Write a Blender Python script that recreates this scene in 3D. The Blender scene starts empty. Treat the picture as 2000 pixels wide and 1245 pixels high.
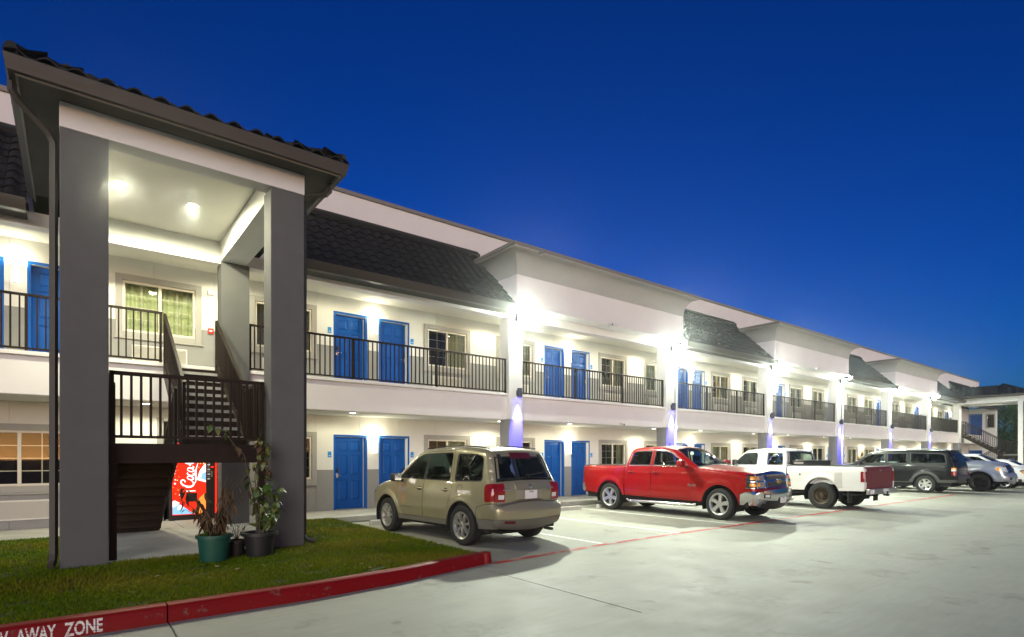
import bpy, bmesh, math, random
import numpy as np
from mathutils import Vector, Matrix
from mathutils.geometry import delaunay_2d_cdt
R_ = math.radians
rnd = random.Random(7)
SC = bpy.context.scene
C = SC.collection

# ------------------------------------------------------------------ camera
cam_d = bpy.data.cameras.new('camera')
cam = bpy.data.objects.new('camera', cam_d)
C.objects.link(cam)
cam.location = (0, 0, 1.6)
cam.rotation_euler = (R_(90), 0, -math.atan2(.616, .788))
cam_d.sensor_width = 36
cam_d.lens = 36 * 1094 / 2000
cam_d.shift_y = (893 - 622.5) / 2000
cam_d.clip_start = .05
cam_d.clip_end = 3000
SC.camera = cam

# ------------------------------------------------------------------ dusk sky
SUN_AZ = R_(180 + 40)        # afterglow comes from behind the camera
SUN_EL = R_(13)
world = bpy.data.worlds.new("World")
SC.world = world
world.use_nodes = True
wn = world.node_tree
wn.nodes.clear()
wo = wn.nodes.new('ShaderNodeOutputWorld')
wb = wn.nodes.new('ShaderNodeBackground')
sky = wn.nodes.new('ShaderNodeTexSky')
sky.sky_type = 'NISHITA'
sky.sun_disc = False
sky.sun_elevation = R_(4.5)
sky.sun_rotation = R_(218)
sky.ozone_density = 7.0
sky.air_density = 1.0
sky.dust_density = .6
hs = wn.nodes.new('ShaderNodeHueSaturation')
hs.inputs['Saturation'].default_value = 1.0
wn.links.new(sky.outputs[0], hs.inputs['Color'])
# warm afterglow along the western horizon, behind the camera (it shows in the window reflections)
wt_ = wn.nodes.new('ShaderNodeTexCoord')
wsep = wn.nodes.new('ShaderNodeSeparateXYZ')
wn.links.new(wt_.outputs['Generated'], wsep.inputs[0])
def wmath(op, a, b=None, clamp=False):
    n = wn.nodes.new('ShaderNodeMath')
    n.operation = op
    n.use_clamp = clamp
    for i, v in enumerate((a, b)):
        if v is None: continue
        if isinstance(v, (int, float)): n.inputs[i].default_value = v
        else: wn.links.new(v, n.inputs[i])
    return n.outputs[0]
wdot = wmath('ADD', wmath('MULTIPLY', wsep.outputs[0], math.sin(R_(192))), wmath('MULTIPLY', wsep.outputs[1], math.cos(R_(192))))
wfac = wmath('POWER', wmath('MULTIPLY', wdot, 1.0, True), 6.0)
wel = wmath('EXPONENT', wmath('MULTIPLY', wmath('MAXIMUM', wsep.outputs[2], 0), -20.0))
wglow = wmath('MULTIPLY', wfac, wel)
wmx = wn.nodes.new('ShaderNodeMix')
wmx.data_type = 'RGBA'
wmx.blend_type = 'ADD'
wmx.clamp_factor = False
wmx.inputs[7].default_value = (1.0, .46, .13, 1)
wn.links.new(wmath('MULTIPLY', wglow, 75.0), wmx.inputs[0])
wgm = wn.nodes.new('ShaderNodeGamma')
wgm.inputs[1].default_value = 1.4
wn.links.new(hs.outputs[0], wgm.inputs[0])
wn.links.new(wgm.outputs[0], wmx.inputs[6])
wn.links.new(wmx.outputs[2], wb.inputs[0])
wb.inputs[1].default_value = .12
wn.links.new(wb.outputs[0], wo.inputs[0])

sun_d = bpy.data.lights.new('afterglow_sun', 'SUN')
sun_d.energy = 2.0
sun_d.angle = R_(40)
sun_d.color = (1.0, .92, .80)
sun = bpy.data.objects.new('afterglow_sun', sun_d)
C.objects.link(sun)
sd = Vector((math.sin(SUN_AZ) * math.cos(SUN_EL), math.cos(SUN_AZ) * math.cos(SUN_EL), math.sin(SUN_EL)))
sun.rotation_euler = sd.to_track_quat('Z', 'Y').to_euler()

SC.view_settings.view_transform = 'Standard'
SC.view_settings.look = 'None'
SC.view_settings.exposure = 0
SC.view_settings.gamma = 1
SC.view_settings.use_curve_mapping = False
SC.render.engine = 'CYCLES'
SC.cycles.use_denoising = True
SC.cycles.max_bounces = 6
SC.cycles.transparent_max_bounces = 16
SC.cycles.sample_clamp_indirect = 6
SC.cycles.caustics_reflective = False
SC.cycles.caustics_refractive = False
SC.cycles.use_light_tree = True

# ------------------------------------------------------------------ materials
def srgb(r, g, b):
    f = lambda c: (c / 255 / 12.92) if c / 255 <= .04045 else ((c / 255 + .055) / 1.055) ** 2.4
    return (f(r), f(g), f(b))

def mat(name, col, rough=.6, metal=0, spec=.5, var=None, bump=None, coat=0, coat_rough=.05, col2=None, emit=None):
    """var=(scale, amount) mottles between col and col2 (or a darker col); bump=(scale, strength, distance)."""
    m = bpy.data.materials.new(name)
    m.use_nodes = True
    t = m.node_tree
    b = t.nodes['Principled BSDF']
    b.inputs['Base Color'].default_value = (*col, 1)
    b.inputs['Roughness'].default_value = rough
    b.inputs['Metallic'].default_value = metal
    b.inputs['Specular IOR Level'].default_value = spec
    if coat:
        b.inputs['Coat Weight'].default_value = coat
        b.inputs['Coat Roughness'].default_value = coat_rough
    if emit:
        b.inputs['Emission Color'].default_value = (*emit[0], 1)
        b.inputs['Emission Strength'].default_value = emit[1]
    tc = None
    if var or bump:
        tc = t.nodes.new('ShaderNodeTexCoord')
    if var:
        n = t.nodes.new('ShaderNodeTexNoise')
        n.inputs['Scale'].default_value = var[0]
        n.inputs['Detail'].default_value = 7
        n.inputs['Roughness'].default_value = .62
        rp = t.nodes.new('ShaderNodeValToRGB')
        c2 = col2 if col2 else tuple(c * (1 - var[1]) for c in col)
        rp.color_ramp.elements[0].color = (*c2, 1)
        rp.color_ramp.elements[0].position = .35
        rp.color_ramp.elements[1].color = (*col, 1)
        rp.color_ramp.elements[1].position = .65
        t.links.new(tc.outputs['Object'], n.inputs['Vector'])
        t.links.new(n.outputs['Fac'], rp.inputs[0])
        t.links.new(rp.outputs[0], b.inputs['Base Color'])
    if bump:
        n = t.nodes.new('ShaderNodeTexNoise')
        n.inputs['Scale'].default_value = bump[0]
        n.inputs['Detail'].default_value = 4
        bp = t.nodes.new('ShaderNodeBump')
        bp.inputs['Strength'].default_value = bump[1]
        bp.inputs['Distance'].default_value = bump[2] if len(bump) > 2 else .01
        t.links.new(tc.outputs['Object'], n.inputs['Vector'])
        t.links.new(n.outputs['Fac'], bp.inputs['Height'])
        t.links.new(bp.outputs[0], b.inputs['Normal'])
    return m

def mat_emit(name, col, strength):
    m = bpy.data.materials.new(name)
    m.use_nodes = True
    t = m.node_tree
    t.nodes.clear()
    o = t.nodes.new('ShaderNodeOutputMaterial')
    e = t.nodes.new('ShaderNodeEmission')
    e.inputs[0].default_value = (*col, 1)
    e.inputs[1].default_value = strength
    t.links.new(e.outputs[0], o.inputs[0])
    return m

def mat_glass(name, tint, refl=1.5, rough=.02):
    m = bpy.data.materials.new(name)
    m.use_nodes = True
    t = m.node_tree
    t.nodes.clear()
    o = t.nodes.new('ShaderNodeOutputMaterial')
    mx = t.nodes.new('ShaderNodeMixShader')
    tr = t.nodes.new('ShaderNodeBsdfTransparent')
    tr.inputs[0].default_value = (*tint, 1)
    gl = t.nodes.new('ShaderNodeBsdfGlossy')
    gl.inputs['Roughness'].default_value = rough
    fr = t.nodes.new('ShaderNodeFresnel')
    fr.inputs[0].default_value = refl
    t.links.new(fr.outputs[0], mx.inputs[0])
    t.links.new(tr.outputs[0], mx.inputs[1])
    t.links.new(gl.outputs[0], mx.inputs[2])
    t.links.new(mx.outputs[0], o.inputs[0])
    return m

M = {}
M['wall'] = mat('white_stucco', (.78, .765, .71), .75, var=(1.3, .05), bump=(60, .25, .004))
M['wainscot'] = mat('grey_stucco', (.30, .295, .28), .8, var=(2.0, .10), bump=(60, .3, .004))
M['pillar'] = mat('pillar_grey_stucco', (.108, .108, .106), .85, var=(3.0, .10), bump=(75, .45, .005))
M['columnwhite'] = mat('column_white', (.72, .72, .70), .75, var=(2.0, .08), bump=(60, .25, .004))
M['columngrey'] = mat('column_grey', (.27, .27, .28), .8, var=(2.0, .12), bump=(60, .3, .004))
M['ceil'] = mat('ceiling_white', (.76, .74, .66), .85, var=(1.0, .04))
M['slab'] = mat('slab_band_white', (.76, .735, .72), .7, var=(1.2, .05), bump=(50, .2, .003))
M['parapet'] = mat('parapet_white', (.74, .70, .68), .8, var=(.8, .05), bump=(50, .2, .003))
M['cornice'] = mat('cornice_grey', (.42, .42, .39), .8, var=(1.2, .08), bump=(50, .2, .003))
M['fascia'] = mat('gutter_taupe', (.058, .051, .040), .5, var=(3, .1))
M['soffit'] = mat('soffit_taupe', (.05, .046, .032), .75, var=(1.5, .25))
M['cap'] = mat('parapet_cap_taupe', (.20, .18, .16), .5)
M['tile'] = mat('roof_tile_black', (.0085, .0075, .008), .75, var=(3.0, .55), bump=(30, .4, .006))
M['tile2'] = mat('roof_tile_black_worn', (.013, .011, .011), .75, var=(3.0, .5), bump=(30, .4, .006))
M['underlay'] = mat('roof_underlay', (.015, .014, .014), .9)
M['door'] = mat('door_blue', (.0, .080, .36), .38, spec=.3, var=(2, .12))
M['doorframe'] = mat('door_frame_blue', (.0, .092, .40), .42, spec=.3)
M['trim'] = mat('window_trim_grey', (.36, .345, .31), .7, bump=(60, .2, .003))
M['vinyl'] = mat('window_vinyl_cream', (.72, .66, .54), .45)
M['rail'] = mat('rail_bronze', (.022, .014, .010), .5, spec=.2, var=(6, .25))
M['tread'] = mat('tread_concrete', (.34, .34, .33), .8, var=(8, .2))
M['chrome'] = mat('chrome', (.80, .80, .80), .16, metal=1)
M['steel'] = mat('brushed_steel', (.55, .55, .54), .35, metal=1)
M['blackplastic'] = mat('black_plastic', (.018, .018, .019), .45)
M['rubber'] = mat('tyre_rubber', (.016, .016, .016), .75, var=(9, .3))
M['dark'] = mat('dark_void', (.006, .006, .006), .9)
M['interior'] = mat('car_interior_dark', (.03, .03, .03), .75)
M['seat'] = mat('car_seat_cloth', (.05, .05, .048), .9)
M['sign'] = mat('room_sign_blue', (.01, .25, .62), .4)
M['signwhite'] = mat('sign_white', (.8, .8, .8), .5)
M['concrete'] = None
M['grille'] = mat('ac_grille_white', (.70, .68, .62), .5)
M['red'] = mat('alarm_red', (.6, .02, .015), .4)
M['winglass'] = mat_glass('window_glass', (.92, .96, .90), 1.7)
M['curtain'] = mat('curtain_green', (.62, .66, .40), .9, var=(3, .15))
M['curtaindark'] = mat('curtain_shadow', (.10, .12, .07), .9)
M['room'] = mat('room_dark', (.04, .035, .03), .9)
M['roomlit'] = mat('room_lit_amber', (.6, .45, .15), .9, emit=((1, .62, .13), .55))
M['sconce'] = mat_emit('sconce_diffuser', (1.0, .93, .70), 5.0)
M['sconceplate'] = mat('sconce_plate', (.6, .58, .52), .3, metal=.6)
M['flood'] = mat_emit('flood_lens', (.90, 1.0, .85), 3000.0)
M['downlens'] = mat_emit('downlight_lens', (1.0, .95, .82), 30.0)
M['bluelens'] = mat_emit('blue_lens', (.10, .08, 1.0), 40.0)
M['bluehousing'] = mat('blue_lamp_housing', (.02, .02, .05), .45)
M['redpaint'] = None
M['glass_suv'] = mat_glass('glass_suv', (.50, .60, .52), 1.45)
M['glass_dark'] = mat_glass('glass_privacy', (.10, .12, .11), 1.45)
M['glass_clear'] = mat_glass('glass_clear', (.70, .78, .74), 1.45)

def mat_concrete():
    m = bpy.data.materials.new('lot_concrete')
    m.use_nodes = True
    t = m.node_tree
    b = t.nodes['Principled BSDF']
    tc = t.nodes.new('ShaderNodeTexCoord')
    def noise(scale, detail, sx=1, sy=1, rough=.6):
        mp = t.nodes.new('ShaderNodeMapping')
        mp.inputs['Scale'].default_value = (sx, sy, 1)
        t.links.new(tc.outputs['Object'], mp.inputs[0])
        n = t.nodes.new('ShaderNodeTexNoise')
        n.inputs['Scale'].default_value = scale
        n.inputs['Detail'].default_value = detail
        n.inputs['Roughness'].default_value = rough
        t.links.new(mp.outputs[0], n.inputs['Vector'])
        return n.outputs['Fac']
    def ramp(src, a, b_, ca, cb):
        r = t.nodes.new('ShaderNodeValToRGB')
        r.color_ramp.elements[0].position = a
        r.color_ramp.elements[1].position = b_
        r.color_ramp.elements[0].color = (*ca, 1)
        r.color_ramp.elements[1].color = (*cb, 1)
        t.links.new(src, r.inputs[0])
        return r.outputs[0]
    def mul(a, b_):
        x = t.nodes.new('ShaderNodeMix')
        x.data_type = 'RGBA'
        x.blend_type = 'MULTIPLY'
        x.inputs[0].default_value = 1
        t.links.new(a, x.inputs[6])
        t.links.new(b_, x.inputs[7])
        return x.outputs[2]
    big = ramp(noise(.35, 6), .3, .7, (.29, .29, .238), (.36, .358, .298))
    broom = ramp(noise(7, 5, .25, 2.2), .3, .7, (.90, .90, .90), (1, 1, 1))
    stain = ramp(noise(.9, 9, 1, 1, .75), .32, .45, (.66, .65, .61), (1, 1, 1))
    oil = ramp(noise(1.7, 4, 1, 1, .5), .25, .33, (.52, .51, .48), (1, 1, 1))
    speck = ramp(noise(26, 3), .27, .33, (.62, .60, .56), (1, 1, 1))
    c = mul(mul(mul(mul(big, broom), stain), speck), oil)
    t.links.new(c, b.inputs['Base Color'])
    rr = t.nodes.new('ShaderNodeMapRange')
    t.links.new(noise(2.2, 5), rr.inputs[0])
    rr.inputs[3].default_value = .50
    rr.inputs[4].default_value = .78
    t.links.new(rr.outputs[0], b.inputs['Roughness'])
    bp = t.nodes.new('ShaderNodeBump')
    bp.inputs['Strength'].default_value = .25
    bp.inputs['Distance'].default_value = .004
    t.links.new(noise(45, 4), bp.inputs['Height'])
    t.links.new(bp.outputs[0], b.inputs['Normal'])
    return m

def mat_worn(name, col, under, scale=8, lo=.34, hi=.42, rough=.55, sx=1):
    """paint worn through to what is under it"""
    m = mat(name, col, rough, spec=.25)
    t = m.node_tree
    b = t.nodes['Principled BSDF']
    tc = t.nodes.new('ShaderNodeTexCoord')
    mp = t.nodes.new('ShaderNodeMapping')
    mp.inputs['Scale'].default_value = (sx, 1, 1)
    n = t.nodes.new('ShaderNodeTexNoise')
    n.inputs['Scale'].default_value = scale
    n.inputs['Detail'].default_value = 9
    n.inputs['Roughness'].default_value = .7
    r = t.nodes.new('ShaderNodeValToRGB')
    r.color_ramp.elements[0].position = lo
    r.color_ramp.elements[1].position = hi
    r.color_ramp.elements[0].color = (*under, 1)
    r.color_ramp.elements[1].color = (*col, 1)
    t.links.new(tc.outputs['Object'], mp.inputs[0])
    t.links.new(mp.outputs[0], n.inputs['Vector'])
    t.links.new(n.outputs['Fac'], r.inputs[0])
    t.links.new(r.outputs[0], b.inputs['Base Color'])
    return m
M['concrete'] = mat_concrete()
M['walk'] = mat('walkway_concrete', (.46, .45, .41), .75, var=(2.2, .22), bump=(50, .25, .004))
M['walkface'] = mat('walkway_kerb_face', (.36, .34, .31), .85, var=(3.5, .6), bump=(40, .4, .006))
M['redpaint'] = mat_worn('red_kerb_paint', (.19, .002, .002), (.15, .08, .06), 7, .36, .405, .5)
M['redline'] = mat_worn('red_line_paint', (.45, .03, .025), (.40, .33, .30), 3.2, .36, .50, .6)
M['whiteline'] = mat_worn('white_line_paint', (.78, .78, .75), (.45, .45, .42), 5, .28, .40, .6)
M['stencil'] = mat_worn('stencil_white', (.72, .70, .68), (.34, .04, .04), 16, .38, .47, .6)
M['joint'] = mat('joint_sealant', (.10, .095, .06), .8)
M['soil'] = mat('lawn_soil', (.045, .05, .018), .95, var=(6, .5))

# ------------------------------------------------------------------ mesh building
class MB:
    def __init__(s):
        s.v = []
        s.f = []
        s.mi = []
        s.cur = 0
    def add(s, vs, fs):
        o = len(s.v)
        s.v += [tuple(p) for p in vs]
        for f in fs:
            s.f.append(tuple(i + o for i in f))
            s.mi.append(s.cur)
        return s
    def quad(s, a, b, c, d):
        return s.add([a, b, c, d], [(0, 1, 2, 3)])
    def box(s, x0, x1, y0, y1, z0, z1):
        if x0 > x1: x0, x1 = x1, x0
        if y0 > y1: y0, y1 = y1, y0
        if z0 > z1: z0, z1 = z1, z0
        return s.add([(x0, y0, z0), (x1, y0, z0), (x1, y1, z0), (x0, y1, z0), (x0, y0, z1), (x1, y0, z1), (x1, y1, z1), (x0, y1, z1)],
                     [(0, 3, 2, 1), (4, 5, 6, 7), (0, 1, 5, 4), (1, 2, 6, 5), (2, 3, 7, 6), (3, 0, 4, 7)])
    def bbox(s, x0, x1, y0, y1, z0, z1, b=.01):
        """box with all edges chamfered"""
        if x0 > x1: x0, x1 = x1, x0
        if y0 > y1: y0, y1 = y1, y0
        if z0 > z1: z0, z1 = z1, z0
        b = min(b, (x1 - x0) * .45, (y1 - y0) * .45, (z1 - z0) * .45)
        bm = bmesh.new()
        bmesh.ops.create_cube(bm, size=1)
        for v in bm.verts:
            v.co = Vector(((x0 + x1) / 2 + v.co.x * (x1 - x0), (y0 + y1) / 2 + v.co.y * (y1 - y0), (z0 + z1) / 2 + v.co.z * (z1 - z0)))
        bmesh.ops.bevel(bm, geom=bm.edges[:], offset=b, segments=2, profile=.6, affect='EDGES')
        return s.bm(bm)
    def bm(s, bm):
        bm.verts.index_update()
        s.add([v.co[:] for v in bm.verts], [[v.index for v in f.verts] for f in bm.faces])
        bm.free()
        return s
    def obox(s, p0, p1, w, h, up=(0, 0, 1)):
        """bar of section w x h from p0 to p1"""
        p0 = Vector(p0); p1 = Vector(p1)
        d = (p1 - p0).normalized()
        u = Vector(up)
        r = d.cross(u)
        if r.length < 1e-4:
            r = d.cross(Vector((1, 0, 0)))
        r.normalize()
        u = r.cross(d).normalized()
        vs = []
        for p in (p0, p1):
            for a, b in ((-1, -1), (1, -1), (1, 1), (-1, 1)):
                vs.append(p + r * (a * w / 2) + u * (b * h / 2))
        return s.add(vs, [(0, 1, 2, 3), (7, 6, 5, 4), (0, 4, 5, 1), (1, 5, 6, 2), (2, 6, 7, 3), (3, 7, 4, 0)])
    def prism(s, poly, a0, a1, axis='x'):
        """poly of 2-D points swept along an axis: x -> (y,z), y -> (x,z), z -> (x,y)"""
        n = len(poly)
        def P(q, a):
            return (a, q[0], q[1]) if axis == 'x' else ((q[0], a, q[1]) if axis == 'y' else (q[0], q[1], a))
        vs = [P(q, a0) for q in poly] + [P(q, a1) for q in poly]
        fs = [tuple(range(n)), tuple(range(2 * n - 1, n - 1, -1))]
        for i in range(n):
            j = (i + 1) % n
            fs.append((i, i + n, j + n, j))
        return s.add(vs, fs)
    def tube(s, pts, r, n=8, cap=True):
        pts = [Vector(p) for p in pts]
        rs = r if isinstance(r, (list, tuple)) else [r] * len(pts)
        o = len(s.v)
        prev = None
        vs = []
        for i, p in enumerate(pts):
            d = (pts[min(i + 1, len(pts) - 1)] - pts[max(i - 1, 0)]).normalized()
            if prev is None:
                a = d.cross(Vector((0, 0, 1)))
                if a.length < .05:
                    a = d.cross(Vector((1, 0, 0)))
            else:
                a = prev - d * prev.dot(d)
            a.normalize()
            prev = a
            b = d.cross(a)
            for k in range(n):
                t = 2 * math.pi * k / n
                vs.append(p + (a * math.cos(t) + b * math.sin(t)) * rs[i])
        fs = []
        for i in range(len(pts) - 1):
            for k in range(n):
                j = (k + 1) % n
                fs.append((i * n + k, i * n + j, (i + 1) * n + j, (i + 1) * n + k))
        if cap:
            fs.append(tuple(range(n - 1, -1, -1)))
            fs.append(tuple((len(pts) - 1) * n + k for k in range(n)))
        return s.add(vs, fs)
    def lathe(s, prof, n=24, axis='z', c=(0, 0, 0), cap=False):
        """prof: (radius, height) pairs"""
        vs = []
        for r, h in prof:
            for k in range(n):
                t = 2 * math.pi * k / n
                a, b = r * math.cos(t), r * math.sin(t)
                p = (a, b, h) if axis == 'z' else ((a, h, b) if axis == 'y' else (h, a, b))
                vs.append((p[0] + c[0], p[1] + c[1], p[2] + c[2]))
        fs = []
        for i in range(len(prof) - 1):
            for k in range(n):
                j = (k + 1) % n
                fs.append((i * n + k, i * n + j, (i + 1) * n + j, (i + 1) * n + k))
        if cap:
            fs.append(tuple(range(n)))
            fs.append(tuple((len(prof) - 1) * n + k for k in range(n)))
        return s.add(vs, fs)
    def mesh(s, name, mats, smooth=False, recalc=True):
        me = bpy.data.meshes.new(name)
        me.from_pydata(s.v, [], s.f)
        if not isinstance(mats, (list, tuple)):
            mats = [mats]
        for m in mats:
            me.materials.append(m)
        if len(mats) > 1:
            me.polygons.foreach_set('material_index', s.mi)
        if recalc:
            bm = bmesh.new()
            bm.from_mesh(me)
            bmesh.ops.recalc_face_normals(bm, faces=bm.faces[:])
            bm.to_mesh(me)
            bm.free()
        if smooth:
            me.polygons.foreach_set('use_smooth', [True] * len(me.polygons))
            if smooth != 'all':
                me.set_sharp_from_angle(angle=R_(smooth if smooth > 1 else 35))
        me.update()
        return me
    def build(s, name, mats, parent=None, smooth=False, recalc=True):
        return link(name, s.mesh(name, mats, smooth, recalc), parent)

def link(name, me, parent=None, loc=None, rot=None):
    o = bpy.data.objects.new(name, me)
    C.objects.link(o)
    if parent is not None:
        o.parent = parent
    if loc is not None:
        o.location = loc
    if rot is not None:
        o.rotation_euler = rot
    return o

def tag(o, label=None, cat=None, group=None, kind=None):
    if label: o['label'] = label
    if cat: o['category'] = cat
    if group: o['group'] = group
    if kind: o['kind'] = kind
    return o

def thing(name, label, cat, loc=(0, 0, 0), rz=0, group=None):
    o = bpy.data.objects.new(name, None)
    o.empty_display_size = .1
    C.objects.link(o)
    o.location = loc
    o.rotation_euler = (0, 0, rz)
    return tag(o, label, cat, group)

def copy_thing(src, loc=None, rz=None, label=None):
    def cp(o, parent):
        c = o.copy()
        C.objects.link(c)
        c.parent = parent
        for ch in kids.get(o.name, []):
            cp(ch, c)
        return c
    kids = {}
    stack = [src]
    while stack:
        o = stack.pop()
        kids[o.name] = list(o.children)
        stack += kids[o.name]
    r = cp(src, None)
    if loc is not None: r.location = loc
    if rz is not None: r.rotation_euler = (0, 0, rz)
    if label: r['label'] = label
    return r

def lamp(name, kind, loc, energy, color=(1, 1, 1), radius=.05, spot=None, blend=.5, target=None, parent=None):
    d = bpy.data.lights.new(name, kind)
    d.energy = energy
    d.color = color
    if kind in ('POINT', 'SPOT'):
        d.shadow_soft_size = radius
    if kind == 'SPOT':
        d.spot_size = R_(spot)
        d.spot_blend = blend
    o = bpy.data.objects.new(name, d)
    C.objects.link(o)
    o.location = loc
    if target is not None:
        o.rotation_euler = (Vector(target) - Vector(loc)).to_track_quat('-Z', 'Y').to_euler()
    if parent is not None:
        o.parent = parent
    return o

def text_mesh(body, size, depth=.002, align='LEFT', space=1.0, bold=0, shear=0):
    cu = bpy.data.curves.new('lettering', 'FONT')
    cu.body = body
    cu.size = size
    cu.extrude = depth
    cu.align_x = align
    cu.space_character = space
    cu.offset = bold
    cu.shear = shear
    cu.resolution_u = 3
    ob = bpy.data.objects.new('lettering', cu)
    C.objects.link(ob)
    dg = bpy.context.evaluated_depsgraph_get()
    me = bpy.data.meshes.new_from_object(ob.evaluated_get(dg))
    bpy.data.objects.remove(ob)
    bpy.data.curves.remove(cu)
    return me
# ================================================================== SETTING
YW, YC, PITCH, C1 = 15.0, 13.4, 7.63, 10.28          # wall plane, column line, bay pitch, first floodlit column
F1, F2 = .15, 3.52                                    # floor levels
XA, XB = -12.0, 66.0
XT2 = 56.05                                           # far stair tower
COLS = [C1 + PITCH * k for k in range(6)]
BAYNAME = {-1: 'behind the near stair tower', 0: 'between near stair tower and first floodlit column', 1: 'between first and second floodlit columns',
           2: 'between second and third floodlit columns', 3: 'between third and fourth floodlit columns', 4: 'between fourth and fifth floodlit columns',
           5: 'between fifth and sixth floodlit columns', 6: 'between sixth floodlit column and far stair tower'}
ORD = ['first', 'second', 'third', 'fourth', 'fifth', 'sixth']

# ground sheet to the horizon
mb = MB()
mb.quad((-400, -400, -.03), (900, -400, -.03), (900, 900, -.03), (-400, 900, -.03))
tag(mb.build('ground', M['concrete']), kind='structure')
# parking lot: near slabs laid one by one with open joints, one sheet beyond
lot = MB()
lot.quad((-60, -60, -.02), (160, -60, -.02), (160, 13.2, -.02), (-60, 13.2, -.02))
lot_o = tag(lot.build('parking_lot', M['joint']), kind='structure')
ROWS = [(-60, 3.72, [-60, -11, .72, 160], .0004), (3.72, 6.95, [-60, -11, -3.2, .72, 4.6, 160], .006), (6.95, 13.19, [-60, 4.6, 13.3, 22.9, 32.5, 42.1, 51.7, 160], .0004)]
for ya, yb, xs, g in ROWS:
    for i in range(len(xs) - 1):
        s = MB()
        x0, x1, y0, y1 = xs[i] + g, xs[i + 1] - g, ya + .0004, yb - .0004
        c = .006 if g > .003 else .0001
        s.prism([(x0, y0), (x1, y0), (x1, y1), (x0, y1)], -.019, -.003, 'z')
        s.prism([(x0 + c, y0 + .0001), (x1 - c, y0 + .0001), (x1 - c, y1 - .0001), (x0 + c, y1 - .0001)], -.0028, 0, 'z')
        s.build('concrete_slab', M['concrete'], lot_o)
# kerb of the lawn
KERB = [(-14, 6.36), (-8, 6.33), (-3, 6.30), (.70, 6.30), (.73, 6.30), (2.1, 6.33), (3.3, 6.48), (4.2, 6.68), (4.72, 6.80)]
KH = .17
def kerb_piece(pts):
    m = MB()
    prof = [(-.0, -.02), (.012, KH - .03), (.035, KH - .005), (.06, KH), (.155, KH), (.16, -.02)]
    rows = []
    for i, p in enumerate(pts):
        a = Vector((*pts[max(i - 1, 0)], 0)); b = Vector((*pts[min(i + 1, len(pts) - 1)], 0))
        d = (b - a).normalized()
        nrm = Vector((-d.y, d.x, 0))
        rows.append([(p[0] + nrm.x * q[0], p[1] + nrm.y * q[0], q[1]) for q in prof])
    n = len(prof)
    vs = [v for r in rows for v in r]
    fs = []
    for i in range(len(rows) - 1):
        for k in range(n - 1):
            fs.append((i * n + k, (i + 1) * n + k, (i + 1) * n + k + 1, i * n + k + 1))
    fs += [tuple(range(n)), tuple((len(rows) - 1) * n + k for k in range(n))]
    return m.add(vs, fs)
def densify(pts, step):
    out = [pts[0]]
    for a, b in zip(pts, pts[1:]):
        n = max(1, int(math.dist(a, b) / step))
        out += [(a[0] + (b[0] - a[0]) * k / n, a[1] + (b[1] - a[1]) * k / n) for k in range(1, n + 1)]
    return out
kerb = bpy.data.objects.new('kerb', None)
C.objects.link(kerb)
tag(kerb, kind='structure')
for seg in ([(-14, 6.36), (-8, 6.33), (-3, 6.30), (-2.5, 6.30)], [(-2.488, 6.30), (.705, 6.30)], [(.717, 6.30), (2.1, 6.33), (3.3, 6.48), (4.2, 6.68), (4.80, 6.81)]):
    kerb_piece(densify(seg, .25)).build('kerb_segment', M['redpaint'], kerb, smooth=40)
# rounded red nose where the kerb turns down the side of the stall
m = MB()
m.lathe([(.0, KH), (.05, KH), (.078, KH - .008), (.088, KH - .03), (.096, -.02)], 20, 'z', (4.90, 6.92, 0))
m.build('kerb_nose', M['redpaint'], kerb, smooth=40)
# pale concrete edging between lawn and stall
tag(MB().bbox(4.83, 4.99, 7.0, 13.18, -.02, .055, .015).build('lawn_edging', M['walk']), kind='structure')
for word, x0, x1 in (('TOW', -.66, -.435), ('AWAY', -.385, -.125), ('ZONE', -.065, .205)):
    me = text_mesh(word, .17, .0012, bold=.004)
    xsz = max(v.co.x for v in me.vertices); ysz = max(v.co.y for v in me.vertices)
    # stencil bridges: the letters are cut by narrow gaps
    bm = bmesh.new(); bm.from_mesh(me)
    for v in bm.verts:
        v.co.x *= (x1 - x0) / xsz
        v.co.y *= .118 / ysz
    for yy in (.038, .082):
        for s in (-1, 1):
            bmesh.ops.bisect_plane(bm, geom=bm.verts[:] + bm.edges[:] + bm.faces[:], plane_co=(0, yy + s * .0022, 0), plane_no=(.12, 1, 0))
    bmesh.ops.delete(bm, geom=[f for f in bm.faces if any(abs((f.calc_center_median().y + .12 * f.calc_center_median().x) - yy) < .0022 for yy in (.038, .082))], context='FACES')
    bm.to_mesh(me); bm.free()
    me.materials.append(M['stencil'])
    link('stencil_lettering', me, kerb, (x0, 6.2998, .022), (R_(90 - 4.7), 0, 0))
# painted lines
def stripe(name, x0, x1, y0, y1, m, z=.004):
    return tag(MB().prism([(x0, y0), (x1, y0), (x1, y1), (x0, y1)], z - .003, z, 'z').build(name, m), kind='structure')
m = MB()
pl = densify([(4.98, 6.80), (7.5, 7.02), (10, 7.08), (16, 7.10), (29.6, 7.16)], .6)
for a, b in zip(pl, pl[1:]):
    m.quad((a[0], a[1] - .065, .004), (b[0], b[1] - .065, .004), (b[0], b[1] + .065, .004), (a[0], a[1] + .065, .004))
tag(m.build('red_fire_lane_line', M['redline']), kind='structure')
for x in (7.68, 10.03, 12.42, 15.35, 17.75, 21.0, 23.6, 26.3, 29.0, 32.3, 35.4, 38.8, 42.2):
    stripe('parking_stripe', x - .05, x + .05, 7.13, 12.6, M['whiteline'])
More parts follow.
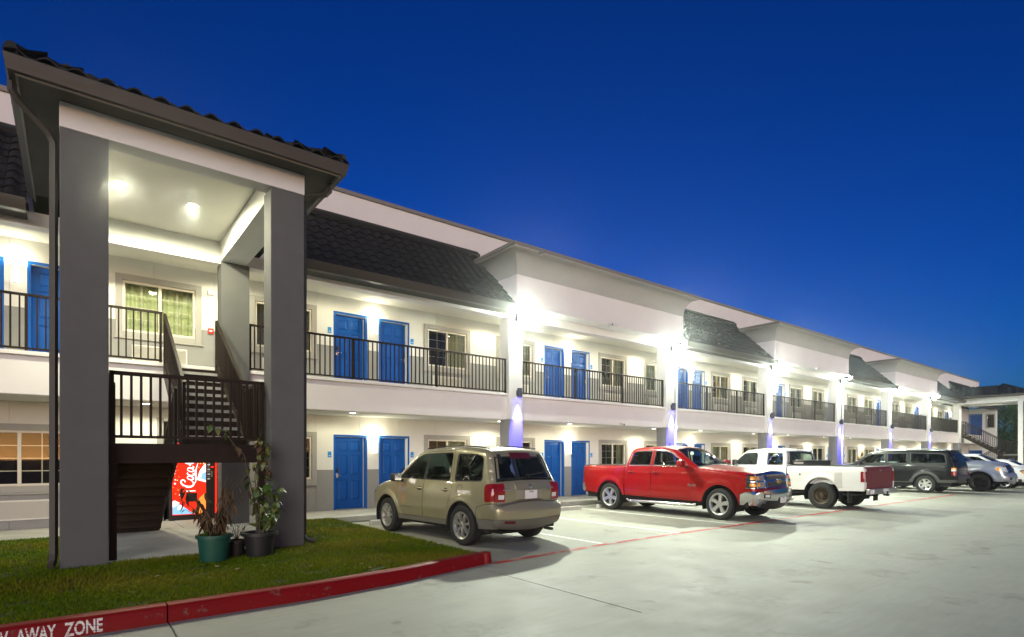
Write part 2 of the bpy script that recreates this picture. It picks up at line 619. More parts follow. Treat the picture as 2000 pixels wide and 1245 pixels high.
# walkway along the rooms
wk = bpy.data.objects.new('walkway', None); C.objects.link(wk); tag(wk, kind='structure')
x = XA
while x < XB:
    x1 = min(x + 1.53, XB)
    MB().bbox(x + .003, x1 - .003, 13.20, YW + .03, .02, F1, .012).build('walkway_slab', M['walk'], wk)
    x = x1
MB().box(XA, XB, 13.215, YW + .03, -.05, .10).build('walkway_base', M['walkface'], wk)
# tower pad
MB().bbox(-.10, 2.96, 9.78, 13.195, .02, F1, .012).build('tower_pad_slab', M['walk'], wk)
MB().bbox(-.10, 2.96, 9.52, 9.77, .02, F1, .012).build('tower_pad_slab', M['walk'], wk)
MB().bbox(XT2 + .05, XT2 + 3.1, 9.52, 13.195, .02, F1, .012).build('tower_pad_slab', M['walk'], wk)
# lawn soil
m = MB()
lawn = [(-14, 6.50), (-8, 6.47), (-3, 6.44), (.7, 6.44), (2.1, 6.47), (3.3, 6.62), (4.2, 6.82), (4.84, 6.98), (4.84, 13.2), (-14, 13.2)]
m.add([(p[0], p[1], .135) for p in lawn], [tuple(range(len(lawn)))])
tag(m.build('lawn_soil', M['soil']), kind='structure')

# ================================================================== MOTEL
motel = thing('motel_building', 'long white two-storey motel with blue doors, dark tiled roof and grey window trim', 'motel', (0, 0, 0))
WIN_A, D1, D2, WIN_B = (3.43, 5.10), (5.56, 6.53), (6.88, 7.84), (8.34, 10.0)
ZR = (.73, 2.12)                                       # trim outline above floor
TR = .13
holes = {1: [], 2: []}
windows = []                                           # (x0,x1,floor,bay,which)
doors = []
for b in range(-1, 8):
    o = b * PITCH
    for fl in (1, 2):
        base = F1 if fl == 1 else F2
        if b == -1:
            if fl == 1:
                items_w = [('A', -1.72, -.02)]
                items_d = []
                holes[1].append((1.62, 2.78, F1, 2.42))      # vending alcove
            else:
                items_w = [('B', WIN_B[0] + o, WIN_B[1] + o)]
                items_d = [(D1[0] + o, D1[1] + o, 'L'), (D2[0] + o, D2[1] + o, 'R')]
        else:
            items_w = [('A', WIN_A[0] + o, WIN_A[1] + o), ('B', WIN_B[0] + o, WIN_B[1] + o)]
            items_d = [(D1[0] + o, D1[1] + o, 'L'), (D2[0] + o, D2[1] + o, 'R')]
        for k, a, c in items_w:
            if c > XB - .3: continue
            holes[fl].append((a + TR, c - TR, base + ZR[0] + TR, base + ZR[1] - TR))
            windows.append((a, c, fl, b, k))
        for a, c, s in items_d:
            if c > XB - .3: continue
            holes[fl].append((a + .05, c - .05, base + .0, base + 2.0))
            doors.append((a, c, fl, b, s))

def rect_minus(x0, x1, z0, z1, hs):
    hs = [h for h in hs if h[0] < x1 and h[1] > x0 and h[2] < z1 and h[3] > z0]
    gx = sorted({x0, x1} | {min(max(v, x0), x1) for h in hs for v in h[:2]})
    gz = sorted({z0, z1} | {min(max(v, z0), z1) for h in hs for v in h[2:]})
    out = []
    for j in range(len(gz) - 1):
        run = None
        for i in range(len(gx) - 1):
            cx, cz = (gx[i] + gx[i + 1]) / 2, (gz[j] + gz[j + 1]) / 2
            inside = any(h[0] < cx < h[1] and h[2] < cz < h[3] for h in hs)
            if not inside:
                run = (run[0] if run else gx[i], gx[i + 1])
            if inside or i == len(gx) - 2:
                if run: out.append((run[0], run[1], gz[j], gz[j + 1]))
                run = None
    return out
PW = 1.22
for fl, z0, zm, z1 in ((1, F1, F1 + 1.1, 2.9), (2, F2, F2 + 1.1, 6.06)):
    x = XA
    while x < XB - .01:
        x1 = min(x + PW, XB)
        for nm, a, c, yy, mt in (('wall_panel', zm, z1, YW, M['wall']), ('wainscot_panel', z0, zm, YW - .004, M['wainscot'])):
            m = MB()
            rs = sorted(rect_minus(x + .003, x1 - .003, a + .002, c, holes[fl]))
            grp = []
            for r in rs:                                  # a panel cut in two by an opening is two pieces
                if grp and r[0] <= max(q[1] for q in grp[-1]) + 1e-6: grp[-1].append(r)
                else: grp.append([r])
            for gset in grp:
                m = MB()
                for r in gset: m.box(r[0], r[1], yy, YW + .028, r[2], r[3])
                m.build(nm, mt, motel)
        x = x1
    m = MB()
    for r in rect_minus(XA, XB, z0 - .3, z1, holes[fl]):
        m.box(r[0], r[1], YW + .03, YW + .17, r[2], r[3])
    m.build('wall_core', M['wall'], motel)
# back of the building, dark inside
m = MB()
m.box(XA, XB, 22, 22.2, 0, 8.9)
m.box(XA - .2, XA, YW + .18, 22.2, 0, 8.9)
m.box(XB, XB + .2, YW - 0, 22.2, 0, 6.4)
m.box(XA, XB, YW + .18, 22, 2.9, 3.2)
m.box(XA, XB, YW + .18, 22, 6.2, 6.4)
m.build('rear_wall', M['room'], motel)
# balcony slab with cap
m = MB()
m.box(XA, XT2 + .3, YC + .02, YW + .02, 2.74, 3.44)
m.build('balcony_slab', M['slab'], motel)
MB().bbox(XA, XT2 + .3, YC - .045, YW, 3.443, F2, .012).build('balcony_cap', M['slab'], motel)
MB().box(XA, XT2 + .3, YC + .06, YW, 2.725, 2.738).build('lower_ceiling', M['ceil'], motel)
# upper corridor ceiling and eaves beam
MB().box(XA, XT2 + .3, YC + .3, YW + .02, 6.0, 6.05).build('upper_ceiling', M['ceil'], motel)
MB().box(XA, XT2 + .3, YC, YC + .3, 5.81, 6.06).build('eaves_beam', M['slab'], motel)
# parapet
PX1 = 69.6
MB().box(XA, PX1, YW, YW + .3, 6.4, 8.86).build('parapet_wall', M['parapet'], motel)
m = MB(); x = XA
while x < PX1:
    m.bbox(x + .002, min(x + 3.05, PX1) - .002, YW - .05, YW + .35, 8.862, 8.97, .008); x += 3.05
m.build('parapet_cap', M['cap'], motel)
MB().box(XA, PX1, YW + .3, 22, 8.2, 8.3).build('flat_roof', M['underlay'], motel)

# S-tiles of the skirt roof
def tile_mesh(w=.30, L=.42, name='tile'):
    m = MB()
    n = 8
    top = []
    for i in range(n + 1):
        u = i / n
        h = .055 * math.sin(math.pi * min(u / .66, 1)) if u < .66 else -.012 * math.sin(math.pi * (u - .66) / .34)
        top.append(((u - .5) * w, h))
    vs = []
    for yy, dz in ((0, .028), (L, 0)):
        vs += [(p[0], yy, p[1] + dz) for p in top]
    vs += [(p[0], .002, p[1] + .008) for p in top]
    k = n + 1
    fs = [(i, i + 1, k + i + 1, k + i) for i in range(n)] + [(2 * k + i, 2 * k + i + 1, i + 1, i) for i in range(n)]
    m.add(vs, fs)
    me = m.mesh(name, [M['tile']], smooth=40)
    return me
tile_me = tile_mesh()
tile_me2 = tile_me.copy(); tile_me2.materials.clear(); tile_me2.materials.append(M['tile2'])
EAVE = Vector((0, 12.93, 6.08)); TOPR = Vector((0, YW, 8.12))
slope = math.atan2(TOPR.z - EAVE.z, TOPR.y - EAVE.y)
SL = (TOPR - EAVE).length
def skirt_roof(x0, x1, single):
    roof = MB()
    roof.quad((x0, EAVE.y, EAVE.z), (x1, EAVE.y, EAVE.z), (x1, TOPR.y, TOPR.z), (x0, TOPR.y, TOPR.z))
    ro = roof.build('skirt_roof', M['underlay'], motel)
    nx = int(round((x1 - x0) / .30)); nj = 9
    ex = SL / nj
    joined = MB()
    for j in range(nj):
        for i in range(nx):
            x = x0 + (i + .5) * (x1 - x0) / nx
            s = j * ex - .03
            p = Vector((x, EAVE.y + math.cos(slope) * s, EAVE.z + math.sin(slope) * s))
            p += Vector((0, -math.sin(slope), math.cos(slope))) * (.006 + rnd.uniform(-.003, .005))
            rot = (slope - R_(2.0) + rnd.uniform(-.012, .012), 0, rnd.uniform(-.012, .012))
            if single:
                link('tile', tile_me if rnd.random() < .7 else tile_me2, ro, p, rot)
            else:
                mt = Matrix.Translation(p) @ Matrix.Rotation(rot[0], 4, 'X')
                joined.add([mt @ v.co for v in tile_me.vertices], [tuple(q.vertices) for q in tile_me.polygons])
    if joined.v:
        tag(joined.build('tiles', M['tile'], ro, smooth=40), kind='stuff')
    MB().prism([(YW - .16, 8.00), (YW - .003, 8.13), (YW - .003, 8.24), (YW - .03, 8.24), (YW - .19, 8.10)], x0, x1, 'x').build('roof_flashing', M['underlay'], motel)
    # eaves gutter
    g = MB()
    prof = [(12.93, 5.86), (12.79, 5.86), (12.765, 5.93), (12.73, 6.0), (12.73, 6.06), (12.75, 6.06), (12.75, 6.02), (12.93, 6.02)]
    g.prism(prof, x0, x1, 'x')
    g.build('gutter', M['fascia'], motel, smooth=30)
    MB().box(x0, x1, 12.932, YC - .003, 5.90, 5.93).build('eaves_soffit', M['soffit'], motel)
    ff = MB().box(x0, x1, YC - .003, YC + .29, 6.062, 6.2)
    ff.build('roof_plate', M['underlay'], motel)
BOX = [(COLS[0], COLS[1] + .55), (COLS[2], COLS[3] + .55), (COLS[4], COLS[5] + .55)]
skirt_roof(-5.0, -.66, True)
skirt_roof(3.55, BOX[0][0], True)
skirt_roof(BOX[0][1], BOX[1][0], False)
skirt_roof(BOX[1][1], BOX[2][0], False)
skirt_roof(BOX[2][1], 69.6 if False else XT2 - .5, False)
skirt_roof(XT2 + 3.9, XB, False)
skirt_roof(XA, -5.0, False)
# projecting parapet boxes with a flared cornice
for bi, (x0, x1) in enumerate(BOX):
    yb = 12.92
    MB().box(x0, x1, yb, YW - .01, 6.10, 7.0).build('roof_box', M['slab'], motel)
    MB().bbox(x0 - .03, x1 + .03, yb - .05, YC + .3, 6.062, 6.16, .02).build('box_molding', M['slab'], motel)
    cv = MB()
    rows = []
    for i in range(9):
        a = i / 8 * math.pi / 2
        off = .40 * (1 - math.cos(a)); z = 7.003 + .62 * math.sin(a)
        rows.append((off + .004, z))
    rows += [(.42, 7.64), (.42, 7.66)]
    vs = []
    for off, z in rows:
        vs += [(x0 - off, YW - .0, z), (x0 - off, yb - off, z), (x1 + off, yb - off, z), (x1 + off, YW - .0, z)]
    fs = []
    for i in range(len(rows) - 1):
        for k in range(3):
            fs.append((i * 4 + k, i * 4 + k + 1, (i + 1) * 4 + k + 1, (i + 1) * 4 + k))
    cv.add(vs, fs)
    cv.build('cornice', M['cornice'], motel, smooth=40, recalc=False)
    MB().bbox(x0 - .45, x1 + .45, yb - .45, YW - .003, 7.663, 7.76, .01).build('cornice_cap', M['cap'], motel)
    # small black camera on the box
# columns
def column(x, w=.53, d=.45, y=YC - .10):
    m = MB()
    m.cur = 0
    m.bbox(x, x + w, y, y + d, 0, 2.737, .012)
    o = m.build('column', M['columngrey'] if x > 9 else M['pillar'], motel)
    MB().bbox(x + .001, x + w - .001, y + .001, y + d, 2.741, 5.805, .012).build('column_shaft', M['columnwhite'] if x > 9 else M['pillar'], o)
    return o
for x in COLS: column(x)
column(2.49, .56)
column(XT2 - .05, .5)
# downspouts on the second and fourth floodlit columns
for k in (1, 3):
    x = COLS[k] + .50
    MB().tube([(x + .08, YC - .16, 5.7), (x + .08, YC - .16, 3.2), (x + .08, YC - .16, 2.75), (x, YC - .16, 2.55), (x, YC - .16, .2)], .045, 8).build('downspout', M['columnwhite'], motel, smooth=50)

# ---- doors
def door_meshes():
    W, H = .85, 2.0
    leaf = MB()
    leaf.box(0, W, .018, .045, .02, H - .01)
    st = [0, .115, .375, .475, .735, W]
    rl = [(.02, .25), (.80, .95), (1.50, 1.60), (1.885, H - .01)]
    for a, b in ((st[0], st[1]), (st[2], st[3]), (st[4], st[5])):
        leaf.box(a, b, 0, .02, .02, H - .01)
    for a, b in rl:
        for xa, xb in ((st[1], st[2]), (st[3], st[4])):
            leaf.box(xa, xb, .0004, .02, a, b)
    for (xa, xb) in ((st[1], st[2]), (st[3], st[4])):
        for za, zb in ((.25, .80), (.95, 1.50), (1.60, 1.885)):
            i, j = .012, .045
            vs = [(xa + i, .017, za + i), (xb - i, .017, za + i), (xb - i, .017, zb - i), (xa + i, .017, zb - i),
                  (xa + j, .003, za + j), (xb - j, .003, za + j), (xb - j, .003, zb - j), (xa + j, .003, zb - j)]
            leaf.add(vs, [(4, 5, 6, 7), (0, 1, 5, 4), (1, 2, 6, 5), (2, 3, 7, 6), (3, 0, 4, 7)])
    fr = MB()
    for a, b in ((-.062, -.002), (W + .002, W + .062)):
        fr.bbox(a, b, -.12, .12, 0, H + .002, .006)
    fr.bbox(-.062, W + .062, -.121, .12, H + .003, H + .065, .006)
    return leaf.mesh('door', M['door']), fr.mesh('door_frame', M['doorframe'])
door_me, dframe_me = door_meshes()
lk = MB()
lk.cur = 0; lk.bbox(-.032, .032, -.022, -.001, .02, .12, .006)
lk.cur = 1; lk.bbox(-.034, .034, -.026, -.001, -.12, .018, .006)
lk.tube([(0, -.03, -.05), (0, -.062, -.05), (.06, -.066, -.05), (.12, -.066, -.052)], .009, 8)
lock_me = lk.mesh('lock', [M['blackplastic'], M['chrome']], smooth=40)
ws_me = MB().box(0, .016, -.03, -.002, .03, 1.98).mesh('pale_door_strip', mat('pale_door_strip', (.75, .76, .74), .3, metal=.4))  # pale strip down the right edge of each door
th_me = MB().bbox(-.0, .85, -.16, -.03, .001, .022, .006).mesh('threshold', M['steel'])
for a, c, fl, b, s in doors:
    base = F1 if fl == 1 else F2
    d = link('door', door_me, motel, (a + .06, YW + .115, base))
    link('door_frame', dframe_me, d)
    l = link('lock', lock_me, d, (.075 if s == 'L' else .775, 0, 1.0))
    if s == 'R': l.scale = (-1, 1, 1)
    link('pale_door_strip', ws_me, d, (.825, 0, 0))
    link('threshold', th_me, d)
# ---- windows
def window_meshes(w):
    h = ZR[1] - ZR[0]
    t = MB()
    for a, b, z0, z1 in ((0, TR, 0, h), (w - TR, w, 0, h), (TR + .0005, w - TR - .0005, h - TR, h), (TR + .0005, w - TR - .0005, 0, TR)):
        t.bbox(a, b, -.032, .03, z0, z1, .006)
    t.bbox(-.02, w + .02, -.055, -.001, -.035, -.002, .006)
    fr = MB()
    iw0, iw1, z0, z1 = TR, w - TR, TR, h - TR
    f = .05
    for a, b, c, d in ((iw0, iw0 + f, z0, z1), (iw1 - f, iw1, z0, z1), (iw0 + f, iw1 - f, z1 - f, z1), (iw0 + f, iw1 - f, z0, z0 + f)):
        fr.bbox(a + .0006, b - .0006, .005, .10, c + .0006, d - .0006, .004)
    cx = w / 2
    fr.bbox(cx - .03, cx + .03, .02, .09, z0 + f, z1 - f, .004)
    mu = MB()
    for s in (0, 1):
        a = iw0 + f if s == 0 else cx + .03
        b = cx - .03 if s == 0 else iw1 - f
        mu.box((a + b) / 2 - .008, (a + b) / 2 + .008, .056, .066, z0 + f, z1 - f)
        for k in (1, 2, 3):
            zz = z0 + f + (z1 - z0 - 2 * f) * k / 4
            mu.box(a, b, .0565, .0655, zz - .008, zz + .008)
    pn = MB()
    pn.quad((0, .05, z0 + f), (cx - .03 - iw0 - f, .05, z0 + f), (cx - .03 - iw0 - f, .05, z1 - f), (0, .05, z1 - f))
    return (t.mesh('window', M['trim']), fr.mesh('window_frame', M['vinyl']), mu.mesh('muntins', M['vinyl']), pn.mesh('pane', M['winglass']), (iw0 + f, cx + .03, z0, z1, iw1))
def curtain_mesh(w, z0, z1, seed, m):
    c = MB()
    r = random.Random(seed)
    n = int(w / .018)
    ph = 0
    top, bot = [], []
    for i in range(n + 1):
        x = w * i / n
        ph += r.uniform(.5, 1.05)
        y = .035 * math.sin(ph)
        top.append((x, y * .8, z1)); bot.append((x, y * 1.15 + r.uniform(-.004, .004), z0))
    k = n + 1
    c.add(top + bot, [(i, i + 1, k + i + 1, k + i) for i in range(n)])
    return c.mesh('curtain', m, smooth='all', recalc=False)
WM = window_meshes(1.67)
WML = window_meshes(1.70)
zc0, zc1 = ZR[0] + TR, ZR[1] - TR
cur = {'half': curtain_mesh(.62, -.02, 1.16, 3, M['curtain']), 'full': curtain_mesh(1.5, -.02, 1.16, 5, M['curtain']),
       'thin': curtain_mesh(.30, -.02, 1.16, 8, M['curtain'])}
room_me = MB().box(-.1, 1.6, 1.6, 1.65, -.8, 1.5).mesh('room_back', M['room'])
roomlit_me = MB().box(-.1, 1.6, 1.2, 1.25, -.8, 1.5).mesh('room_back', M['roomlit'])
STATE = {(2, -1, 'B'): 'full', (2, 0, 'B'): 'right', (1, 0, 'B'): 'right', (2, 1, 'B'): 'lit', (1, 1, 'B'): 'sheer', (1, -1, 'A'): 'none', (2, 0, 'A'): 'full',
         (1, 0, 'A'): 'none', (1, 2, 'B'): 'full', (1, 3, 'A'): 'lit', (1, 1, 'A'): 'none', (2, 1, 'A'): 'full', (2, 2, 'A'): 'full', (2, 2, 'B'): 'right'}
for a, c, fl, b, k in windows:
    base = (F1 if fl == 1 else F2) + ZR[0]
    ms = WML if (b == -1 and fl == 1) else WM
    w = link('window', ms[0], motel, (a, YW, base))
    link('window_frame', ms[1], w)
    link('muntins', ms[2], w)
    i0, i1, z0, z1, ie = ms[4]
    link('pane', ms[3], w, (i0, 0, 0)); link('pane', ms[3], w, (i1, 0, 0))
    st = STATE.get((fl, b, k)) or ['right', 'full', 'none', 'right', 'lit', 'full'][(b * 7 + fl * 3 + (k == 'A')) % 6]
    if st == 'full': link('curtain', cur['full'], w, (.1, .24, z0))
    if st == 'right': link('curtain', cur['half'], w, (.93, .24, z0))
    if st == 'sheer':
        link('curtain', cur['thin'], w, (.12, .24, z0)); link('curtain', cur['thin'], w, (1.3, .24, z0))
    if st == 'lit':
        link('curtain', cur['half'], w, (.93, .24, z0))
    link('room_back', roomlit_me if st == 'lit' else room_me, w, (.07, .2 if st != 'none' else .5, z0))
# ---- through-wall air conditioner grilles under windows
def ac_mesh(w, h, n):
    m = MB()
    m.bbox(0, w, -.03, -.001, 0, .03, .004); m.bbox(0, w, -.03, -.001, h - .03, h, .004)
    m.bbox(0, .03, -.03, -.001, .031, h - .031, .004); m.bbox(w - .03, w, -.03, -.001, .031, h - .031, .004)
    for i in range(n):
        z = .035 + (h - .07) * (i + .5) / n
        m.prism([(-.004, z + .006), (-.026, z - .007), (-.024, z - .010), (-.002, z + .003)], .03, w - .03, 'x')
    m.box(.03, w - .03, -.002, -.001, .03, h - .03)
    return m.mesh('air_conditioner_grille', M['grille'])
ac_me = ac_mesh(1.07, .40, 15)
for a, c, fl, b, k in windows:
    base = F1 if fl == 1 else F2
    link('air_conditioner_grille', ac_me, motel, (a + .30, YW - .006, base + .18))
# ---- vending alcove
m = MB()
m.box(1.60, 1.62, YW + .0, 16.0, F1, 2.42); m.box(2.78, 2.80, YW + .0, 16.0, F1, 2.42); m.box(1.6, 2.8, 15.98, 16.0, F1, 2.42)
m.box(1.6, 2.8, YW + .03, 16.0, 2.42, 2.44)
m.build('alcove', M['wall'], motel)
MB().box(1.62, 2.78, YW + .03, 15.98, F1 - .05, F1 - .001).build('alcove_floor', M['walk'], motel)
for xx in (1.48, 2.79):
    MB().bbox(xx, xx + .13, YW - .03, YW - .0045, F1, 2.5, .006).build('alcove_trim', M['trim'], motel)
# far end wall turned towards the lot, with door and window
XE = XB
m = MB()
for r in rect_minus(12.95, YW - .01, 0, 6.05, [(14.05, 14.9, F2, F2 + 2.0), (14.05, 14.9, F1, F1 + 2.0), (13.15, 13.65, F2 + .8, F2 + 1.95)]):
    m.box(XE, XE + .15, r[0], r[1], r[2], r[3])
m.build('end_wall', M['wall'], motel)
MB().box(XE + .3, XE + .35, 13.0, YW, 0, 6.05).build('end_wall_core', M['room'], motel)
for z in (F1, F2):
    d = link('door', door_me, motel, (XE + .06, 14.9, z), (0, 0, R_(-90)))
    link('door_frame', dframe_me, d)
MB().bbox(XE - .03, XE, 13.05, 13.75, F2 + .70, F2 + .80, .005).bbox(XE - .03, XE, 13.05, 13.75, F2 + 1.95, F2 + 2.05, .005).bbox(XE - .03, XE, 13.05, 13.15, F2 + .8, F2 + 1.95, .005).bbox(XE - .03, XE, 13.65, 13.75, F2 + .8, F2 + 1.95, .005).build('window_trim', M['trim'], motel)
MB().box(XE + .05, XE + .06, 13.15, 13.65, F2 + .8, F2 + 1.95).build('pane', M['winglass'], motel)
MB().box(XT2 + .3, XE, YC, YW + .02, 2.74, 3.5).build('end_slab', M['slab'], motel)
# ================================================================== STAIR TOWERS
def tower(X0, mirror, label, single, pm='pillar'):
    """local x runs 0..3.13 from the outer left pillar"""
    T = thing('stair_tower', label, 'stair tower', (X0, 0, 0))
    W = 3.13
    def bx(name, x0, x1, y0, y1, z0, z1, m, b=.012):
        return MB().bbox(x0, x1, y0, y1, z0, z1, b).build(name, m, T)
    for x in (0, 2.61):
        bx('pillar', x, x + .52, 9.35, 9.78, 0, 5.897, M[pm], .015)
    bx('beam', -.004, W + .004, 9.345, 9.66, 5.90, 6.232, M['slab'])
    for x in (.0, 2.63):
        bx('beam', x, x + .5, 9.662, YC - .033, 5.80, 6.232, M['columnwhite'])
    bx('beam', .0, W, YC - .03, YC - .004, 5.76, 6.232, M['columnwhite'], .005)
    MB().box(.5, 2.63, 9.66, YC - .03, 6.233, 6.26).build('ceiling', M['ceil'], T)
    # eaves
    ex0, ex1, ey = -.51, 3.69, 8.85
    m = MB()
    m.box(ex0 + .12, ex1 - .12, ey + .12, 9.343, 6.235, 6.26)
    m.box(ex0 + .12, -.006, 9.344, 13.0, 6.235, 6.26)
    m.box(W + .006, ex1 - .12, 9.344, 13.0, 6.235, 6.26)
    m.build('soffit', M['soffit'], T)
    m = MB()
    m.box(ex0 + .10, ex1 - .10, ey + .10, ey + .12, 6.18, 6.36)
    m.box(ex0 + .10, ex0 + .12, ey + .121, 13.2, 6.18, 6.36)
    m.box(ex1 - .12, ex1 - .10, ey + .121, 13.2, 6.18, 6.36)
    m.build('fascia', M['cap'], T)
    # K-style gutters with mitred corners
    prof = [(.098, 6.20), (.035, 6.20), (.025, 6.26), (.0, 6.33), (.0, 6.372), (.014, 6.372), (.014, 6.34), (.098, 6.34)]
    g = MB()
    n = len(prof)
    path = [((ex0, 13.1), (1, 0)), ((ex0, ey), (1, 1)), ((ex1, ey), (-1, 1)), ((ex1, 13.1), (-1, 0))]
    vs = []
    for (px, py), (dx, dy) in path:
        vs += [(px + dx * q[0], py + dy * q[0], q[1]) for q in prof]
    fs = [(i * n + k, (i + 1) * n + k, (i + 1) * n + (k + 1) % n, i * n + (k + 1) % n) for i in range(3) for k in range(n)]
    fs += [tuple(range(n)), tuple(3 * n + k for k in range(n))]
    g.add(vs, fs)
    g.build('gutter', M['fascia'], T, smooth=30)
    # hip roof
    k = .42
    zr = 6.36; xm = (ex0 + ex1) / 2; hw = xm - ex0
    r = MB()
    A, B_, Cc, D_ = (ex0 + .05, ey + .05, zr), (ex1 - .05, ey + .05, zr), (xm, ey + hw, zr + k * hw), (xm, YW + .2, zr + k * hw)
    E_, F_ = (ex0 + .05, YW, zr), (ex1 - .05, YW, zr)
    r.add([A, B_, Cc, D_, E_, F_], [(0, 1, 2), (0, 2, 3, 4), (1, 5, 3, 2)])
    ro = r.build('roof', M['underlay'], T)
    sl = math.atan(k); L = hw / math.cos(sl); nj = 6; exs = L / nj
    joined = MB()
    def put(p, rz):
        rot = Matrix.Translation(p) @ Matrix.Rotation(rz, 4, 'Z') @ Matrix.Rotation(sl - R_(2) + rnd.uniform(-.015, .015), 4, 'X')
        if single:
            o = link('tile', tile_me if rnd.random() < .7 else tile_me2, ro)
            o.matrix_local = rot @ Matrix.Rotation(rnd.uniform(-.015, .015), 4, 'Z')
        else:
            joined.add([rot @ v.co for v in tile_me.vertices], [tuple(q.vertices) for q in tile_me.polygons])
    for j in range(nj):
        s = j * exs - .02
        ins = math.cos(sl) * s; z = zr + math.sin(sl) * s + .02
        nx = int((ex1 - ex0 - 2 * max(ins, 0)) / .30)
        for i in range(nx):
            put(Vector((xm + (i - (nx - 1) / 2) * .30, ey + .03 + ins, z)), 0)
        for side in (-1, 1):
            y = ey + .15 + ins
            while y < YW - 1.2 + ins:
                put(Vector((xm + side * (hw - .03 - ins), y, z)), -side * R_(-90))
                y += .30
    if joined.v:
        tag(joined.build('tiles', M['tile'], ro, smooth=40), kind='stuff')
    for side in (-1, 1):                                  # half-round hip caps
        a = Vector((xm + side * (hw - .06), ey + .07, zr + .08)); b = Vector((xm, ey + hw, zr + k * hw + .10))
        nn = 8
        for i in range(nn):
            p, q = a.lerp(b, i / nn), a.lerp(b, (i + 1.12) / nn)
            MB().tube([p, q + Vector((0, 0, -.03))], [.105, .085], 10).build('hip_tile', M['tile'], ro, smooth=50)
    mx = (lambda x: W - x) if mirror else (lambda x: x)
    # downspouts
    MB().tube([(-.45, 9.18, 6.22), (-.45, 9.18, 6.10), (-.40, 9.2, 6.02), (-.12, 9.38, 5.80), (-.06, 9.42, 5.68), (-.06, 9.42, .34), (-.07, 9.36, .24), (-.09, 9.28, .20)], .048, 4).build('downspout', M['fascia'], T, smooth=30)
    MB().tube([(W + .42, 9.35, 6.21), (W + .42, 9.35, 6.08), (W + .37, 9.37, 6.02), (W + .12, 9.5, 5.97), (W + .06, 9.55, 5.90), (W + .055, 9.55, .30), (W + .10, 9.5, .22), (W + .20, 9.42, .19)], .042, 4).build('downspout', M['fascia'], T, smooth=30)
    return T, mx

def flight_rail(S, name, x, p0, p1, n, hgt=.93):
    """sloping guard at local x from p0=(y,z) to p1 along the nosings"""
    d = Vector((0, p1[0] - p0[0], p1[1] - p0[1]))
    rl = MB()
    a = Vector((x, p0[0], p0[1])); b = Vector((x, p1[0], p1[1]))
    up = Vector((0, 0, 1))
    rl.obox(a + up * hgt, b + up * hgt, .045, .05)
    ro = rl.build(name, M['rail'], S)
    MB().obox(a + up * .10, b + up * .10, .03, .035).build('bottom_rail', M['rail'], ro)
    for i in range(n + 1):
        t = i / n
        p = a.lerp(b, t)
        w = .045 if i in (0, n) else .025
        MB().box(x - w / 2, x + w / 2, p.y - w / 2, p.y + w / 2, p.z + (.1 if 0 < i < n else -.1), p.z + hgt - .02).build('post' if i in (0, n) else 'baluster', M['rail'], ro)

